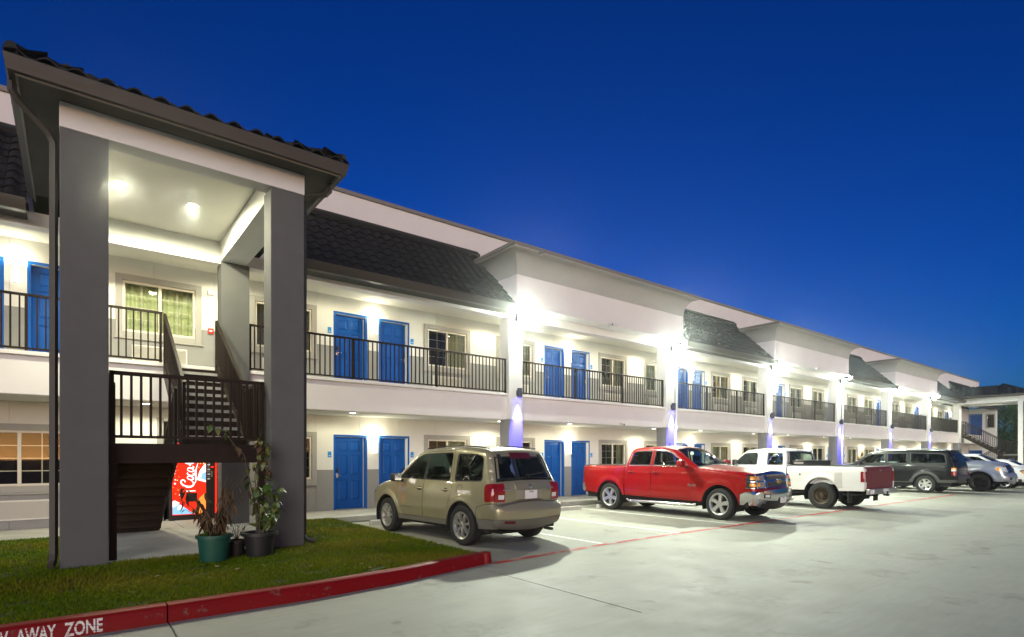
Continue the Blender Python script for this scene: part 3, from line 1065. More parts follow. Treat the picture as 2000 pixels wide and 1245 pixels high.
BAL = MB().box(-.016, .016, -.016, .016, 0, .90).mesh('baluster', M['rail'])
def staircase(X0, mirror, label):
    W = 3.13
    mx = (lambda x: W - x) if mirror else (lambda x: x)
    S = thing('staircase', label, 'staircase', (X0, 0, 0))
    def bx(name, x0, x1, y0, y1, z0, z1, m, parent=S):
        return MB().box(mx(x0), mx(x1), y0, y1, z0, z1).build(name, m, parent)
    LZ = 1.79; ly0, ly1 = 9.64, 10.75
    bx('landing', .55, 2.57, ly0 + .06, ly1, LZ - .06, LZ, M['tread'])
    bx('landing_beam', .53, 2.59, ly0, ly0 + .058, LZ - .28, LZ + .004, M['rail'])
    bx('landing_beam', .53, .59, ly0 + .059, ly1, LZ - .28, LZ - .062, M['rail'])
    bx('landing_beam', 2.53, 2.59, ly0 + .059, ly1, LZ - .28, LZ - .062, M['rail'])
    bx('landing_beam', .60, 2.52, ly1 - .06, ly1, LZ - .28, LZ - .062, M['rail'])
    bx('support_post', .535, .625, ly0 + .002, ly0 + .09, 0.1, LZ - .281, M['rail'])
    bx('support_post', 2.495, 2.585, ly0 + .002, ly0 + .09, 0.1, LZ - .281, M['rail'])
    # upper flight
    ux0, ux1 = 1.58, 2.56
    n = 10; rise = (F2 - LZ) / n; run = (YC - .04 - ly1) / (n - 1)
    for k in range(1, n):
        z = LZ + k * rise; y = ly1 + (k - 1) * run
        bx('tread', ux0 + .042, ux1 - .042, y, y + run + .02, z - .055, z, M['tread'])
        bx('riser', ux0 + .042, ux1 - .042, y + .022, y + .03, z - rise, z - .056, M['rail'])
    bx('riser', ux0 + .042, ux1 - .042, YC - .06, YC - .05, F2 - rise, F2 - .08, M['rail'])
    for x in (ux0, ux1 - .04):
        a, b = mx(x), mx(x + .04)
        MB().prism([(ly1 - .02, LZ - .24), (YC - .05, F2 - .28), (YC - .05, F2 + .03), (ly1 - .02, LZ + .10)], min(a, b), max(a, b), 'x').build('stringer', M['rail'], S)
    flight_rail(S, 'handrail', mx(ux0 + .02), (ly1 + .03, LZ + .12), (YC - .10, F2 + .04), 22)
    flight_rail(S, 'handrail', mx(ux1 - .02), (ly1 + .03, LZ + .12), (YC - .10, F2 + .04), 22)
    # lower flight
    lx0, lx1 = .62, 1.50
    n = 10; rise = (LZ - F1) / n; y0 = 13.02; run = (y0 - ly1) / (n - 1)
    for k in range(1, n):
        z = F1 + k * rise; y = y0 - (k - 1) * run
        bx('tread', lx0 + .042, lx1 - .042, y - run - .02, y, z - .055, z, M['rail'])
        bx('riser', lx0 + .042, lx1 - .042, y - .03, y - .022, z - rise, z - .056, M['rail'])
    for x in (lx0, lx1 - .04):
        a, b = mx(x), mx(x + .04)
        MB().prism([(y0 + .12, F1), (y0 + .12, F1 + .12), (ly1 + .0, LZ + .02), (ly1 + .0, LZ - .30)], min(a, b), max(a, b), 'x').build('stringer', M['rail'], S)
    flight_rail(S, 'handrail', mx(lx0 + .02), (ly1 + .05, LZ + .04), (y0, F1 + .14), 19)
    flight_rail(S, 'handrail', mx(lx1 - .02), (ly1 + .05, LZ + .04), (y0, F1 + .14), 19)
    # guard round the landing
    def guard(p, q, nb):
        a, b = Vector((mx(p[0]), p[1], LZ)), Vector((mx(q[0]), q[1], LZ))
        up = Vector((0, 0, 1))
        g = MB().obox(a + up * 1.0, b + up * 1.0, .05, .055).build('landing_guard', M['rail'], S)
        MB().obox(a + up * .10, b + up * .10, .035, .04).build('bottom_rail', M['rail'], g)
        for i in range(nb + 1):
            t = a.lerp(b, i / nb)
            if i in (0, nb):
                MB().box(t.x - .025, t.x + .025, t.y - .025, t.y + .025, LZ + .005, LZ + 1.03).build('post', M['rail'], g)
            else:
                link('baluster', BAL, g, (t.x, t.y, LZ + .08))
    guard((.56, ly0 + .03), (2.56, ly0 + .03), 17)
    guard((.57, ly0 + .07), (.57, ly1), 9)
    guard((2.55, ly0 + .07), (2.55, ly1), 9)
    return S
tower(-.15, False, 'open square stair tower with grey stucco pillars on the lawn, lit from inside', True)
staircase(-.15, False, 'dark steel switchback staircase inside the near stair tower, above the vending machine')
tower(XT2, True, 'far stair tower with tiled hip roof and white pillars at the end of the motel', False, 'columnwhite')
staircase(XT2, True, 'distant dark switchback staircase inside the far stair tower')

# ================================================================== BALCONY RAILINGS
RB = MB().box(-.0125, .0125, -.0125, .0125, .07, 1.0).mesh('baluster', M['rail'])
def railing(x0, x1, bay):
    t = thing('balcony_railing', 'dark bronze balcony railing ' + BAYNAME[bay], 'railing', (x0, YC + .03, F2), 0, 'balcony railings along the upper floor')
    L = x1 - x0
    MB().bbox(0, L, -.028, .028, 1.0, 1.045, .006).build('top_rail', M['rail'], t)
    MB().bbox(0, L, -.018, .018, .035, .07, .004).build('bottom_rail', M['rail'], t)
    npost = max(2, int(round(L / 2.3)) + 1)
    posts = [L * i / (npost - 1) for i in range(npost)]
    for p in posts:
        p = min(max(p, .03), L - .03)
        MB().box(p - .022, p + .022, -.022, .022, 0, .999).build('post', M['rail'], t)
    nb = int(L / .122)
    j = MB()
    for i in range(1, nb):
        x = L * i / nb
        if min(abs(x - p) for p in posts) < .04: continue
        if bay < 4: link('baluster', RB, t, (x, 0, 0))
        else: j.box(x - .0125, x + .0125, -.0125, .0125, .07, 1.0)
    if j.v: tag(j.build('balusters', M['rail'], t), kind='stuff')
railing(-7.0, 1.42, -1)
railing(3.06, COLS[0] - .01, 0)
for b in range(1, 6):
    railing(COLS[b - 1] + .54, COLS[b] - .01, b)
railing(COLS[5] + .54, XT2 - .08, 6)

# ================================================================== LAMPS
WARM = (1.0, .97, .68)
# wall sconces between door pairs
def sconce(label, x, base):
    t = thing('wall_sconce', label, 'wall lamp', (x, YW, base), 0, 'lit wall sconces between the doors')
    d = MB()
    n = 22
    pr = []
    for i in range(n + 1):
        u = i / n
        pr.append((.060 + .012 * math.cos(u * 4 * math.pi), 1.57 + .42 * u))
    d.lathe(pr, 20, 'z', (0, -.095, 0), cap=True)
    d.build('diffuser', M['sconce'], t, smooth=40)
    MB().bbox(-.055, .055, -.022, -.001, 1.60, 1.96, .008).build('backplate', M['sconceplate'], t)
    lamp('sconce_uplight', 'POINT', (0, -.14, 2.03), 20, (1.0, .95, .70), .05, parent=t)
    MB().lathe([(.0, 1.555), (.05, 1.555), (.05, 1.568), (0, 1.568)], 16, 'z', (0, -.095, 0)).build('cap', M['sconceplate'], t, smooth=30)
for b in range(-1, 8):
    for fl in (1, 2):
        if b == -1 and fl == 1: continue
        if 6.71 + b * PITCH > XB: continue
        bn = BAYNAME.get(b, 'beyond the far stair tower')
        sconce('lit sconce between blue doors, %s floor, %s' % ('ground' if fl == 1 else 'upper', bn), 6.71 + b * PITCH, F1 if fl == 1 else F2)
# recessed corridor downlights that wash the wall between windows
DL = MB().lathe([(0, 0), (.075, 0)], 20, 'z').mesh('lens', M['downlens'])
DR = MB().lathe([(.076, -.001), (.10, -.006), (.105, .0)], 20, 'z').mesh('trim_ring', M['signwhite'])
def downlight(label, x, y, z, e, spot=110, col=WARM, group='recessed corridor downlights', blend=.3):
    t = thing('recessed_light', label, 'ceiling light', (x, y, z), 0, group)
    link('lens', DL, t, (0, 0, -.003))
    link('trim_ring', DR, t, (0, 0, -.001))
    lamp('recessed_lamp', 'SPOT', (0, 0, -.03), e, col, .10, spot, blend, (0, 0, -2), t)
E_DOWN = 115
for b in range(-1, 7):
    x = 10.55 + b * PITCH
    for fl in (1, 2):
        bn = BAYNAME.get(b, 'beyond the far stair tower')
        downlight('%s corridor downlight at right end of bay %s' % ('ground' if fl == 1 else 'upper', bn), x if b >= 0 else (2.95 if fl == 2 else 1.2), 14.1, 2.724 if fl == 1 else 5.999, E_DOWN, 164)
        if b >= 0: downlight('%s corridor downlight before the doors %s' % ('ground' if fl == 1 else 'upper', bn), 5.6 + b * PITCH, 13.75, 2.724 if fl == 1 else 5.999, 85, 176)
for x, y, nm in ((.62, 11.55, 'nearer the left pillar'), (1.72, 11.75, 'nearer the right pillar')):
    downlight('bright round downlight in the near stair tower ceiling, ' + nm, x, y, 6.232, 600, 178, WARM, 'downlights in the near stair tower ceiling')
downlight('round downlight in the far stair tower ceiling', XT2 + 1.5, 11.6, 6.232, 900, 150, WARM)
# floodlights at the heads of the columns
E_FLOOD = 3300
for k, x in enumerate(COLS):
    t = thing('floodlight', 'glaring white floodlight at the head of the %s column from the near stair tower' % ORD[k], 'floodlight', (x + .33, YC - .10, 5.80), 0, 'floodlights on the balcony columns')
    h = MB()
    h.bbox(-.15, .15, -.20, -.06, -.10, .12, .02)
    h.build('housing', M['blackplastic'], t)
    MB().bbox(-.13, .13, -.27, -.201, -.085, .105, .03).build('lens', M['flood'], t, smooth=50)
    MB().bbox(-.06, .02, -.05, -.001, -.30, -.16, .01).obox((-.02, -.03, -.2), (0, -.10, -.06), .03, .03).build('bracket', M['sconceplate'], t)
    lamp('flood_lamp', 'SPOT', (0, -.29, .01), E_FLOOD, (.94, 1.0, .80), .09, 136, .3, (0, -3, -1.25), t)
# blue column washers
for k, x in enumerate(COLS):
    t = thing('column_lamp', 'black cylinder lamp washing blue light down the %s column from the near stair tower' % ORD[k], 'column lamp', (x + .33, YC - .10, 3.42), 0, 'blue column lamps at balcony height')
    MB().lathe([(0, .26), (.072, .26), (.078, .25), (.078, .0), (.070, 0), (.070, .03)], 24, 'z', (0, -.11, 0)).build('housing', M['bluehousing'], t, smooth=40)
    MB().bbox(-.05, .05, -.06, -.001, .05, .2, .006).build('mounting_plate', M['bluehousing'], t)
    MB().lathe([(0, .02), (.069, .02)], 24, 'z', (0, -.11, 0)).build('lens', M['bluelens'], t)
    lamp('blue_lamp', 'SPOT', (0, -.12, -.01), 5200, (.09, .08, 1.0), .04, 42, 1.0, (0, .0, -2.2), t)

# ================================================================== SIGNS AND SMALL FIXTURES
for a, c, fl, b, s in doors:
    x = a - .11 if s == 'L' else c + .10
    base = F1 if fl == 1 else F2
    bn = BAYNAME.get(b, 'beyond the far stair tower')
    t = thing('room_sign', 'blue number plate by %s door, %s floor, %s' % ('left' if s == 'L' else 'right', 'ground' if fl == 1 else 'upper', bn), 'room sign', (x, YW, base + 1.44), 0, 'blue room number plates')
    MB().bbox(-.05, .05, -.014, -.001, 0, .16, .005).build('plate', M['sign'], t)
    m = MB(); m.box(-.024, .02, -.0155, -.0142, .035, .055); m.box(-.024, -.008, -.0155, -.0142, .06, .064)
    m.build('number_strip', M['signwhite'], t)
t = thing('fire_alarm', 'red fire alarm pull station on the upper wall right of the stair window', 'fire alarm', (2.57, YW, 4.54))
MB().bbox(-.06, .06, -.05, -.005, 0, .13, .01).build('body', M['red'], t)
MB().bbox(-.03, .03, -.058, -.0505, .045, .085, .004).build('handle', M['signwhite'], t)
t = thing('alarm_sounder', 'small white alarm sounder on the upper wall above the red pull station', 'alarm sounder', (2.57, YW, 5.47))
MB().bbox(-.06, .06, -.04, -.001, 0, .12, .01).build('body', M['signwhite'], t)
MB().lathe([(0, -.046), (.02, -.045), (.024, -.041)], 12, 'y', (0, 0, .06)).build('strobe', M['steel'], t)
for (x, y, z, nm) in ((14.2, 12.87, 6.05, 'on the white molding between first and second floodlit columns'), (10.75, 12.46, 7.56, 'shape standing in for a small lamp under the grey cornice above the first floodlit column'),
                      (15.4, YC - .02, 2.76, 'under the balcony edge between first and second floodlit columns'), (29.5, 12.87, 6.05, 'on the white molding between third and fourth floodlit columns')):
    t = thing('security_camera', 'small grey security camera ' + nm, 'camera', (x, y, z), 0, 'security cameras')  # the one under the cornice is a camera shape standing for a small lamp
    MB().bbox(-.05, .05, -.16, -.02, -.05, .03, .012).build('body', M['steel'], t)
    MB().lathe([(0, -.166), (.025, -.166), (.028, -.155)], 12, 'y', (0, 0, -.01)).build('lens', M['blackplastic'], t)
    MB().obox((0, -.05, .03), (0, .03, .06), .03, .03).build('bracket', M['steel'], t)
# wheel stops
for x, nm in ((6.35, 'in front of the beige wagon'), (8.85, 'in the empty stall right of the beige wagon'), (11.25, 'in the empty stall left of the red pickup'), (13.85, 'behind the red pickup')):
    t = MB()
    t.prism([(12.02, 0.004), (12.05, .10), (12.08, .125), (12.12, .125), (12.15, .10), (12.18, 0.004)], -.9, .9, 'x')
    o = t.build('wheel_stop', M['walk'])
    o.location = (x, .25 if x < 7 else .1, 0)
    tag(o, 'pale concrete wheel stop ' + nm, 'wheel stop', 'wheel stops at the stall heads')

# ================================================================== VENDING MACHINE
V = thing('vending_machine', 'glowing red drinks machine in the alcove under the stairs', 'vending machine', (1.70, 14.78, F1))
MB().bbox(0, 1.0, 0, .85, 0, 1.83, .02).build('cabinet', M['blackplastic'], V)
vred = mat_emit('vend_red', (1.0, .035, .012), 1.25)
vor = mat_emit('vend_orange', (1.0, .30, .05), 1.5)
vwh = mat_emit('vend_white', (1.0, .97, .93), 1.9)
vbl = mat_emit('vend_ice', (.30, .62, .95), 1.3)
vye = mat_emit('vend_yellow', (1.0, .75, .25), 1.8)
vdk = mat_emit('vend_maroon', (.45, .02, .008), 1.0)
pan = MB().bbox(.055, .735, -.02, -.001, .12, 1.77, .01).build('lit_panel', vred, V)
def disc(name, x, z, r, m, y=-.0225, sx=1, sz=1, n=14):
    MB().add([(x + math.cos(2 * math.pi * k / n) * r * sx, y, z + math.sin(2 * math.pi * k / n) * r * sz) for k in range(n)], [tuple(range(n))]).build(name, m, pan, recalc=False)
def blob(name, pts, m, y=-.0222):
    MB().add([(p[0], y, p[1]) for p in pts], [tuple(range(len(pts)))]).build(name, m, pan, recalc=False)
blob('ice_print', [(.06, .14), (.50, .14), (.40, .20), (.33, .27), (.22, .36), (.10, .42), (.06, .40)], vbl)
blob('ice_print', [(.06, .30), (.14, .34), (.20, .40), (.10, .46), (.06, .44)], vwh, -.0226)
blob('ice_print', [(.16, .24), (.28, .28), (.24, .34), (.16, .33)], vwh, -.0226)
blob('bottle_print', [(.55, .92), (.73, .86), (.73, 1.30), (.66, 1.22), (.60, 1.12)], vwh)
blob('bottle_print', [(.62, .95), (.73, .90), (.73, 1.10), (.66, 1.08)], vbl, -.0226)
blob('orange_print', [(.52, .14), (.73, .14), (.73, .62), (.60, .50)], vor)  # orange area of the printed panel art
for i in range(26):
    s = rnd.random()
    disc('bubble_print', *( (rnd.uniform(.07, .20), rnd.uniform(.42, 1.25)) if s < .5 else (rnd.uniform(.50, .72), rnd.uniform(1.1, 1.7))), rnd.uniform(.006, .02), rnd.choice([vye, vwh, vor]))
MB().bbox(.33, .55, -.05, -.0205, .42, .62, .01).build('delivery_slot', M['blackplastic'], pan)
MB().bbox(.33, .52, -.026, -.0205, .655, .675, .003).build('notice_strip', vwh, pan)
# script lettering running up the panel, drawn as swelling strokes
def script_strokes():
    def arc(cx, cy, rx, ry, a0, a1, n=20, sl=.25):
        o = []
        for i in range(n + 1):
            a = R_(a0 + (a1 - a0) * i / n)
            y = cy + ry * math.sin(a)
            o.append((cx + rx * math.cos(a) + sl * (y - cy), y))
        return o
    S = []
    def st(p, w0, w1, w2=None): S.append((p, w0 * 1.3, w1 * 1.35, (w2 if w2 is not None else w0) * 1.3))
    def capC(u):
        st(arc(u + .17, .16, .13, .17, 50, 330, 28), .018, .05, .014)
        st(arc(u + .22, .27, .05, .05, 60, -120, 10), .02, .028, .01)
    def o(u): st(arc(u, .085, .055, .085, 90, 450, 24), .016, .032)
    def c(u): st(arc(u, .085, .055, .085, 55, 320, 20), .018, .036, .01)
    def a(u):
        o(u)
        st([(u + .075, .165), (u + .065, .08), (u + .075, .015), (u + .105, .005), (u + .14, .04)], .024, .03, .01)
    def l(u):
        st([(u - .05, .05), (u + .0, .14), (u + .05, .26), (u + .06, .33), (u + .035, .35), (u + .01, .28), (u - .01, .12), (u, .03), (u + .03, .0), (u + .07, .04)], .012, .03, .01)
    capC(0); o(.335); c(.475); a(.61)
    st([(.74, .10), (.82, .115)], .03, .034, .03)
    capC(.80); o(1.135); l(1.28); a(1.40)
    st([(.12, -.03), (.30, -.075), (.46, -.05), (.62, -.06), (.86, -.11)], .01, .045, .006)
    return S
ltr = MB()
scl = 1.05 / 1.56
tilt = R_(3)
for pts, w0, w1, w2 in script_strokes():
    vs = []
    n = len(pts)
    # resample smooth
    P = [Vector((p[0], p[1])) for p in pts]
    if n < 12:
        Q = []
        for i in range(n - 1):
            p0, p1, p2, p3 = P[max(i - 1, 0)], P[i], P[i + 1], P[min(i + 2, n - 1)]
            for k in range(6):
                t = k / 6
                Q.append(.5 * ((2 * p1) + (p2 - p0) * t + (2 * p0 - 5 * p1 + 4 * p2 - p3) * t * t + (3 * p1 - p0 - 3 * p2 + p3) * t ** 3))
        Q.append(P[-1]); P = Q; n = len(P)
    L, Rr = [], []
    for i, p in enumerate(P):
        d = (P[min(i + 1, n - 1)] - P[max(i - 1, 0)]).normalized()
        nn = Vector((-d.y, d.x))
        t = i / (n - 1)
        w = (w0 + (w1 - w0) * t * 2) if t < .5 else (w1 + (w2 - w1) * (t - .5) * 2)
        L.append(p + nn * w / 2); Rr.append(p - nn * w / 2)
    def place(q):
        u, v = q.x * scl, q.y * scl
        return (.47 - v * 1.12 + u * math.sin(tilt) * .6, -.0228, .74 + u)
    vs = [place(q) for q in L] + [place(q) for q in Rr]
    ltr.add(vs, [(i, i + 1, n + i + 1, n + i) for i in range(n - 1)])
ltr.build('script_lettering', vwh, pan, recalc=False)
sp = MB().bbox(.745, .905, -.02, -.001, .38, 1.72, .008).build('selection_panel', M['blackplastic'], V)
for i in range(9):
    MB().bbox(.765, .82, -.028, -.0205, .92 + i * .055, .955 + i * .055, .004).build('button', M['steel'] if i % 2 else M['signwhite'], sp)
MB().bbox(.84, .89, -.028, -.0205, 1.20, 1.23, .004).build('display', mat_emit('vend_display', (1, .02, .01), 3), sp)
MB().bbox(.84, .87, -.03, -.0205, .98, 1.12, .004).build('coin_slot', M['steel'], sp)
MB().bbox(.925, .965, -.02, -.001, .12, 1.77, .006).build('lit_edge', vred, V)

# ================================================================== PLANTS
def leaf_mesh(name, L, Wd, droop, m, curl=.2):
    b = MB()
    rows = []
    n = 6
    for i in range(n + 1):
        t = i / n
        w = Wd * math.sin(math.pi * t ** .8) * (1 - .15 * t)
        z = -droop * t * t
        rows += [(-w, L * t, z + curl * w), (0, L * t, z), (w, L * t, z + curl * w)]
    fs = []
    for i in range(n):
        o = i * 3
        fs += [(o, o + 1, o + 4, o + 3), (o + 1, o + 2, o + 5, o + 4)]
    b.add(rows, fs)
    return b.mesh(name, m, smooth='all', recalc=False)
M['leaf'] = mat('leaf_green', (.075, .15, .018), .45, var=(20, .4))
M['leaf2'] = mat('leaf_olive', (.13, .15, .025), .5, var=(20, .4))
M['leafdead'] = mat('leaf_dead', (.10, .055, .022), .8, var=(15, .45))
M['stem'] = mat('stem_brown', (.07, .055, .03), .8)
M['potgreen'] = mat('pot_green', (.012, .085, .06), .45, var=(5, .2))
M['potblack'] = mat('pot_black', (.014, .014, .015), .5)
M['potsoil'] = mat('pot_soil', (.03, .022, .015), .95, bump=(40, .6, .02))
def pot(name, label, x, y, r, h, m, rim=.02):
    t = thing(name, label, 'potted plant', (x, y, .145))
    MB().lathe([(0, 0), (r * .80, 0), (r * .82, .02), (r * .97, h - .05), (r + rim, h - .045), (r + rim, h), (r - .015, h), (r - .03, h - .06), (0, h - .055)], 32, 'z').build('pot', m, t, smooth=40)
    MB().lathe([(0, h - .045), (r - .028, h - .05)], 24, 'z').build('soil', M['potsoil'], t)
    return t
lv = [leaf_mesh('leaf', .12, .036, .03, M['leaf']), leaf_mesh('leaf', .10, .032, .045, M['leaf2']), leaf_mesh('leaf', .09, .026, .02, M['leaf'])]
ld = [leaf_mesh('leaf', .17, .020, .05, M['leafdead'], .6), leaf_mesh('leaf', .13, .016, .03, M['leafdead'], .8)]
lb = leaf_mesh('leaf', .10, .030, .05, M['leafdead'], .7)
def put_leaf(me, t, p, az, pitch, roll=0, s=1):
    o = link('leaf', me, t, p)
    o.rotation_euler = (pitch, roll, az)
    o.scale = (s, s, s)
P1 = pot('potted_plant', 'green plastic pot with drooping dead brown leaves before the stair tower', 1.55, 8.78, .215, .37, M['potgreen'])
for i in range(16):
    az = rnd.uniform(0, 6.28); ln = rnd.uniform(.45, .95); sp_ = rnd.uniform(.08, .42)
    pts = []
    for k in range(6):
        u = k / 5
        pts.append((math.cos(az) * (.05 + sp_ * u * u), math.sin(az) * (.05 + sp_ * u * u), .32 + ln * u - .18 * u * u * sp_))
    MB().tube(pts, [.008, .007, .006, .005, .004, .003], 5).build('stem', M['stem'], P1, smooth=60)
    for k in range(11):
        u = rnd.uniform(.25, 1)
        i0 = min(int(u * 5), 4); p = Vector(pts[i0]).lerp(Vector(pts[i0 + 1]), u * 5 - i0)
        if rnd.random() < .86: put_leaf(rnd.choice(ld), P1, p, rnd.uniform(0, 6.28), R_(rnd.uniform(-88, -50)), rnd.uniform(-.5, .5), rnd.uniform(.8, 1.35))
        else: put_leaf(lv[1], P1, p, rnd.uniform(0, 6.28), R_(rnd.uniform(-50, 0)), 0, .8)
for i in range(34):
    az = rnd.uniform(0, 6.28); r = rnd.uniform(.02, .17)
    put_leaf(rnd.choice([lv[1], lv[2], ld[1]]), P1, (math.cos(az) * r, math.sin(az) * r, .33), az, R_(rnd.uniform(15, 75)), 0, rnd.uniform(.8, 1.5))
P2 = pot('potted_plant', 'wide black pot with a tall leafy green vine leaning on the right pillar', 2.16, 8.82, .22, .35, M['potblack'], .035)
stems = [([(0, .02, .3), (.02, .1, .7), (-.02, .18, 1.15), (.05, .25, 1.55), (.10, .3, 1.85)], 46),
         ([(.05, 0, .3), (.10, .05, .75), (.16, .12, 1.1), (.12, .2, 1.4), (.2, .25, 1.75)], 44),
         ([(-.04, 0, .3), (-.05, .1, .8), (-.1, .2, 1.2), (-.16, .3, 1.5), (-.40, .42, 1.84), (-.60, .5, 1.95)], 24),
         ([(.08, .04, .3), (.19, -.02, .6), (.26, .02, .85), (.30, .05, 1.0)], 40),
         ([(.02, -.05, .3), (.14, -.1, .55), (.20, -.12, .72)], 30)]
for pts, nl in stems:
    pts = [Vector(p) for p in pts]
    Q = []
    for a, b in zip(pts, pts[1:]):
        for k in range(4): Q.append(a.lerp(b, k / 4) + Vector((rnd.uniform(-.012, .012), rnd.uniform(-.012, .012), 0)))
    Q.append(pts[-1])
    MB().tube(Q, [.011 - .008 * i / len(Q) for i in range(len(Q))], 6).build('stem', M['stem'], P2, smooth=60)
    for k in range(nl):
        u = rnd.uniform(.12, 1) * (len(Q) - 1); i0 = min(int(u), len(Q) - 2)
        p = Q[i0].lerp(Q[i0 + 1], u - i0)
        me = rnd.choice(lv) if p.z < 1.1 or rnd.random() < .55 else lb
        put_leaf(me, P2, p, rnd.uniform(0, 6.28), R_(rnd.uniform(-75, 10)), rnd.uniform(-.4, .4), rnd.uniform(.95, 1.5))
P3 = pot('potted_plant', 'small black nursery pot with thin dry twigs between the two bigger pots', 1.88, 8.98, .12, .24, M['potblack'], .01)
for i in range(12):
    az = rnd.uniform(0, 6.28); ln = rnd.uniform(.15, .42)
    MB().tube([(0, 0, .2), (math.cos(az) * .06, math.sin(az) * .06, .2 + ln * .6), (math.cos(az) * .17, math.sin(az) * .17, .2 + ln)], [.004, .003, .002], 4).build('twig', M['stem'], P3)
    put_leaf(rnd.choice(ld + [lv[2]]), P3, (math.cos(az) * .12, math.sin(az) * .12, .2 + ln * .85), az, R_(rnd.uniform(-80, 0)), 0, .6)
# sunflowers far along the walkway
SF = thing('sunflower_planter', 'yellow sunflowers standing before a ground floor window beyond the white pickup', 'flower planter', (35.3, 13.0, 0))
MB().lathe([(0, .02), (.16, .02), (.2, .35), (.17, .35), (.16, .32), (0, .32)], 20, 'z').build('pot', M['potblack'], SF, smooth=40)
yel = mat('petal_yellow', (.75, .50, .03), .6); brn = mat('flower_centre', (.06, .03, .01), .9)
for (dx, z, r) in ((-.22, 1.42, .24), (.30, 1.74, .20)):
    MB().tube([(dx * .2, 0, .3), (dx * .6, 0, z * .6), (dx, 0, z)], .015, 6).build('stem', M['leaf'], SF)
    f = MB()
    for k in range(18):
        a = 2 * math.pi * k / 18
        c, s = math.cos(a), math.sin(a)
        f.add([(dx + c * r * .4, -.05, z + s * r * .4), (dx + c * r * .8 - s * r * .13, -.08, z + s * r * .8 + c * r * .13), (dx + c * r, -.07, z + s * r), (dx + c * r * .8 + s * r * .13, -.08, z + s * r * .8 - c * r * .13)], [(0, 1, 2, 3)])
    fl = f.build('petals', yel, SF)
    MB().lathe([(0, -.10), (r * .3, -.09), (r * .48, -.05), (r * .48, -.03), (0, -.02)], 16, 'y', (dx, 0, z)).build('flower_centre', brn, fl, smooth=50)
    put_leaf(leaf_mesh('leaf', .25, .08, .06, M['leaf']), SF, (dx * .7, 0, z * .65), 0, -.3)

# ================================================================== GRASS
def in_poly(px, py, poly):
    ins = np.zeros(px.shape, bool)
    j = len(poly) - 1
    for i in range(len(poly)):
        xi, yi = poly[i]; xj, yj = poly[j]
        cond = ((yi > py) != (yj > py)) & (px < (xj - xi) * (py - yi) / (yj - yi + 1e-12) + xi)
        ins ^= cond
        j = i
    return ins
rg = np.random.default_rng(4)
N = 420000
gx = rg.uniform(-7, 4.86, N); gy = rg.uniform(6.40, 13.2, N)
dist = np.hypot(gx, gy)
keep = in_poly(gx, gy, lawn) & ~((gx > -.12) & (gx < 2.98) & (gy > 9.53)) & (rg.random(N) < np.clip(7.4 / dist, 0, 1) ** 1.6)
bare = np.sin(gx * 5.1 + 2 * np.sin(gy * 4.3)) * np.sin(gy * 6.7 + np.sin(gx * 3.1))
keep &= ~((bare > .80) & (rg.random(N) < .75))
keep &= ~((gx > -.17) & (gx < .40) & (gy > 9.33)) & ~((gx > 2.44) & (gx < 3.0) & (gy > 9.33))
gx, gy = gx[keep], gy[keep]
n = len(gx)
patch = np.sin(gx * 2.1 + 1.3 * np.sin(gy * 1.7)) * .5 + np.sin(gy * 3.3 + gx * .9) * .5
h = (.030 + .016 * rg.random(n) + .008 * patch) * np.where(rg.random(n) < .04, 1.5, 1)
az = rg.uniform(0, 2 * np.pi, n); ln_ = rg.uniform(.1, 1.15, n) * h
w = rg.uniform(.0022, .0042, n)
ax, ay = np.cos(az), np.sin(az)
fa = az + np.pi / 2 + rg.uniform(-.6, .6, n)
wx, wy = np.cos(fa) * w, np.sin(fa) * w
z0 = np.full(n, .133)
V_ = np.empty((n, 5, 3), np.float32)
V_[:, 0] = np.stack([gx - wx, gy - wy, z0], 1); V_[:, 1] = np.stack([gx + wx, gy + wy, z0], 1)
mxp, myp = gx + ax * ln_ * .35, gy + ay * ln_ * .35
V_[:, 2] = np.stack([mxp + wx * .8, myp + wy * .8, z0 + h * .62], 1); V_[:, 3] = np.stack([mxp - wx * .8, myp - wy * .8, z0 + h * .62], 1)
V_[:, 4] = np.stack([gx + ax * ln_, gy + ay * ln_, z0 + h], 1)
me = bpy.data.meshes.new('grass')
base = np.arange(n)[:, None] * 5
quads = base + np.array([[0, 1, 2, 3]]); tris = base + np.array([[3, 2, 4]])
loops = np.concatenate([quads, tris], 1).astype(np.int32)
me.vertices.add(n * 5); me.vertices.foreach_set('co', V_.ravel())
me.loops.add(n * 7); me.loops.foreach_set('vertex_index', loops.ravel())
me.polygons.add(n * 2)
starts = np.stack([np.arange(n) * 7, np.arange(n) * 7 + 4], 1).astype(np.int32).ravel()
me.polygons.foreach_set('loop_start', starts)
me.update(calc_edges=True)
dry = np.clip(.40 + .35 * patch + rg.normal(0, .28, n), 0, 1)
at = me.attributes.new('dry', 'FLOAT', 'FACE')
at.data.foreach_set('value', np.repeat(dry, 2).astype(np.float32))
gm = bpy.data.materials.new('grass_blade')
gm.use_nodes = True
t = gm.node_tree; bs = t.nodes['Principled BSDF']; bs.inputs['Roughness'].default_value = .9; bs.inputs['Specular IOR Level'].default_value = .1
an = t.nodes.new('ShaderNodeAttribute'); an.attribute_name = 'dry'
rp = t.nodes.new('ShaderNodeValToRGB')
rp.color_ramp.elements[0].color = (.080, .150, .001, 1)
rp.color_ramp.elements[1].color = (.25, .19, .03, 1); rp.color_ramp.elements[1].position = 1
e = rp.color_ramp.elements.new(.55); e.color = (.150, .175, .002, 1)
t.links.new(an.outputs['Fac'], rp.inputs[0]); t.links.new(rp.outputs[0], bs.inputs['Base Color'])
me.materials.append(gm)
tag(link('grass', me), kind='stuff')

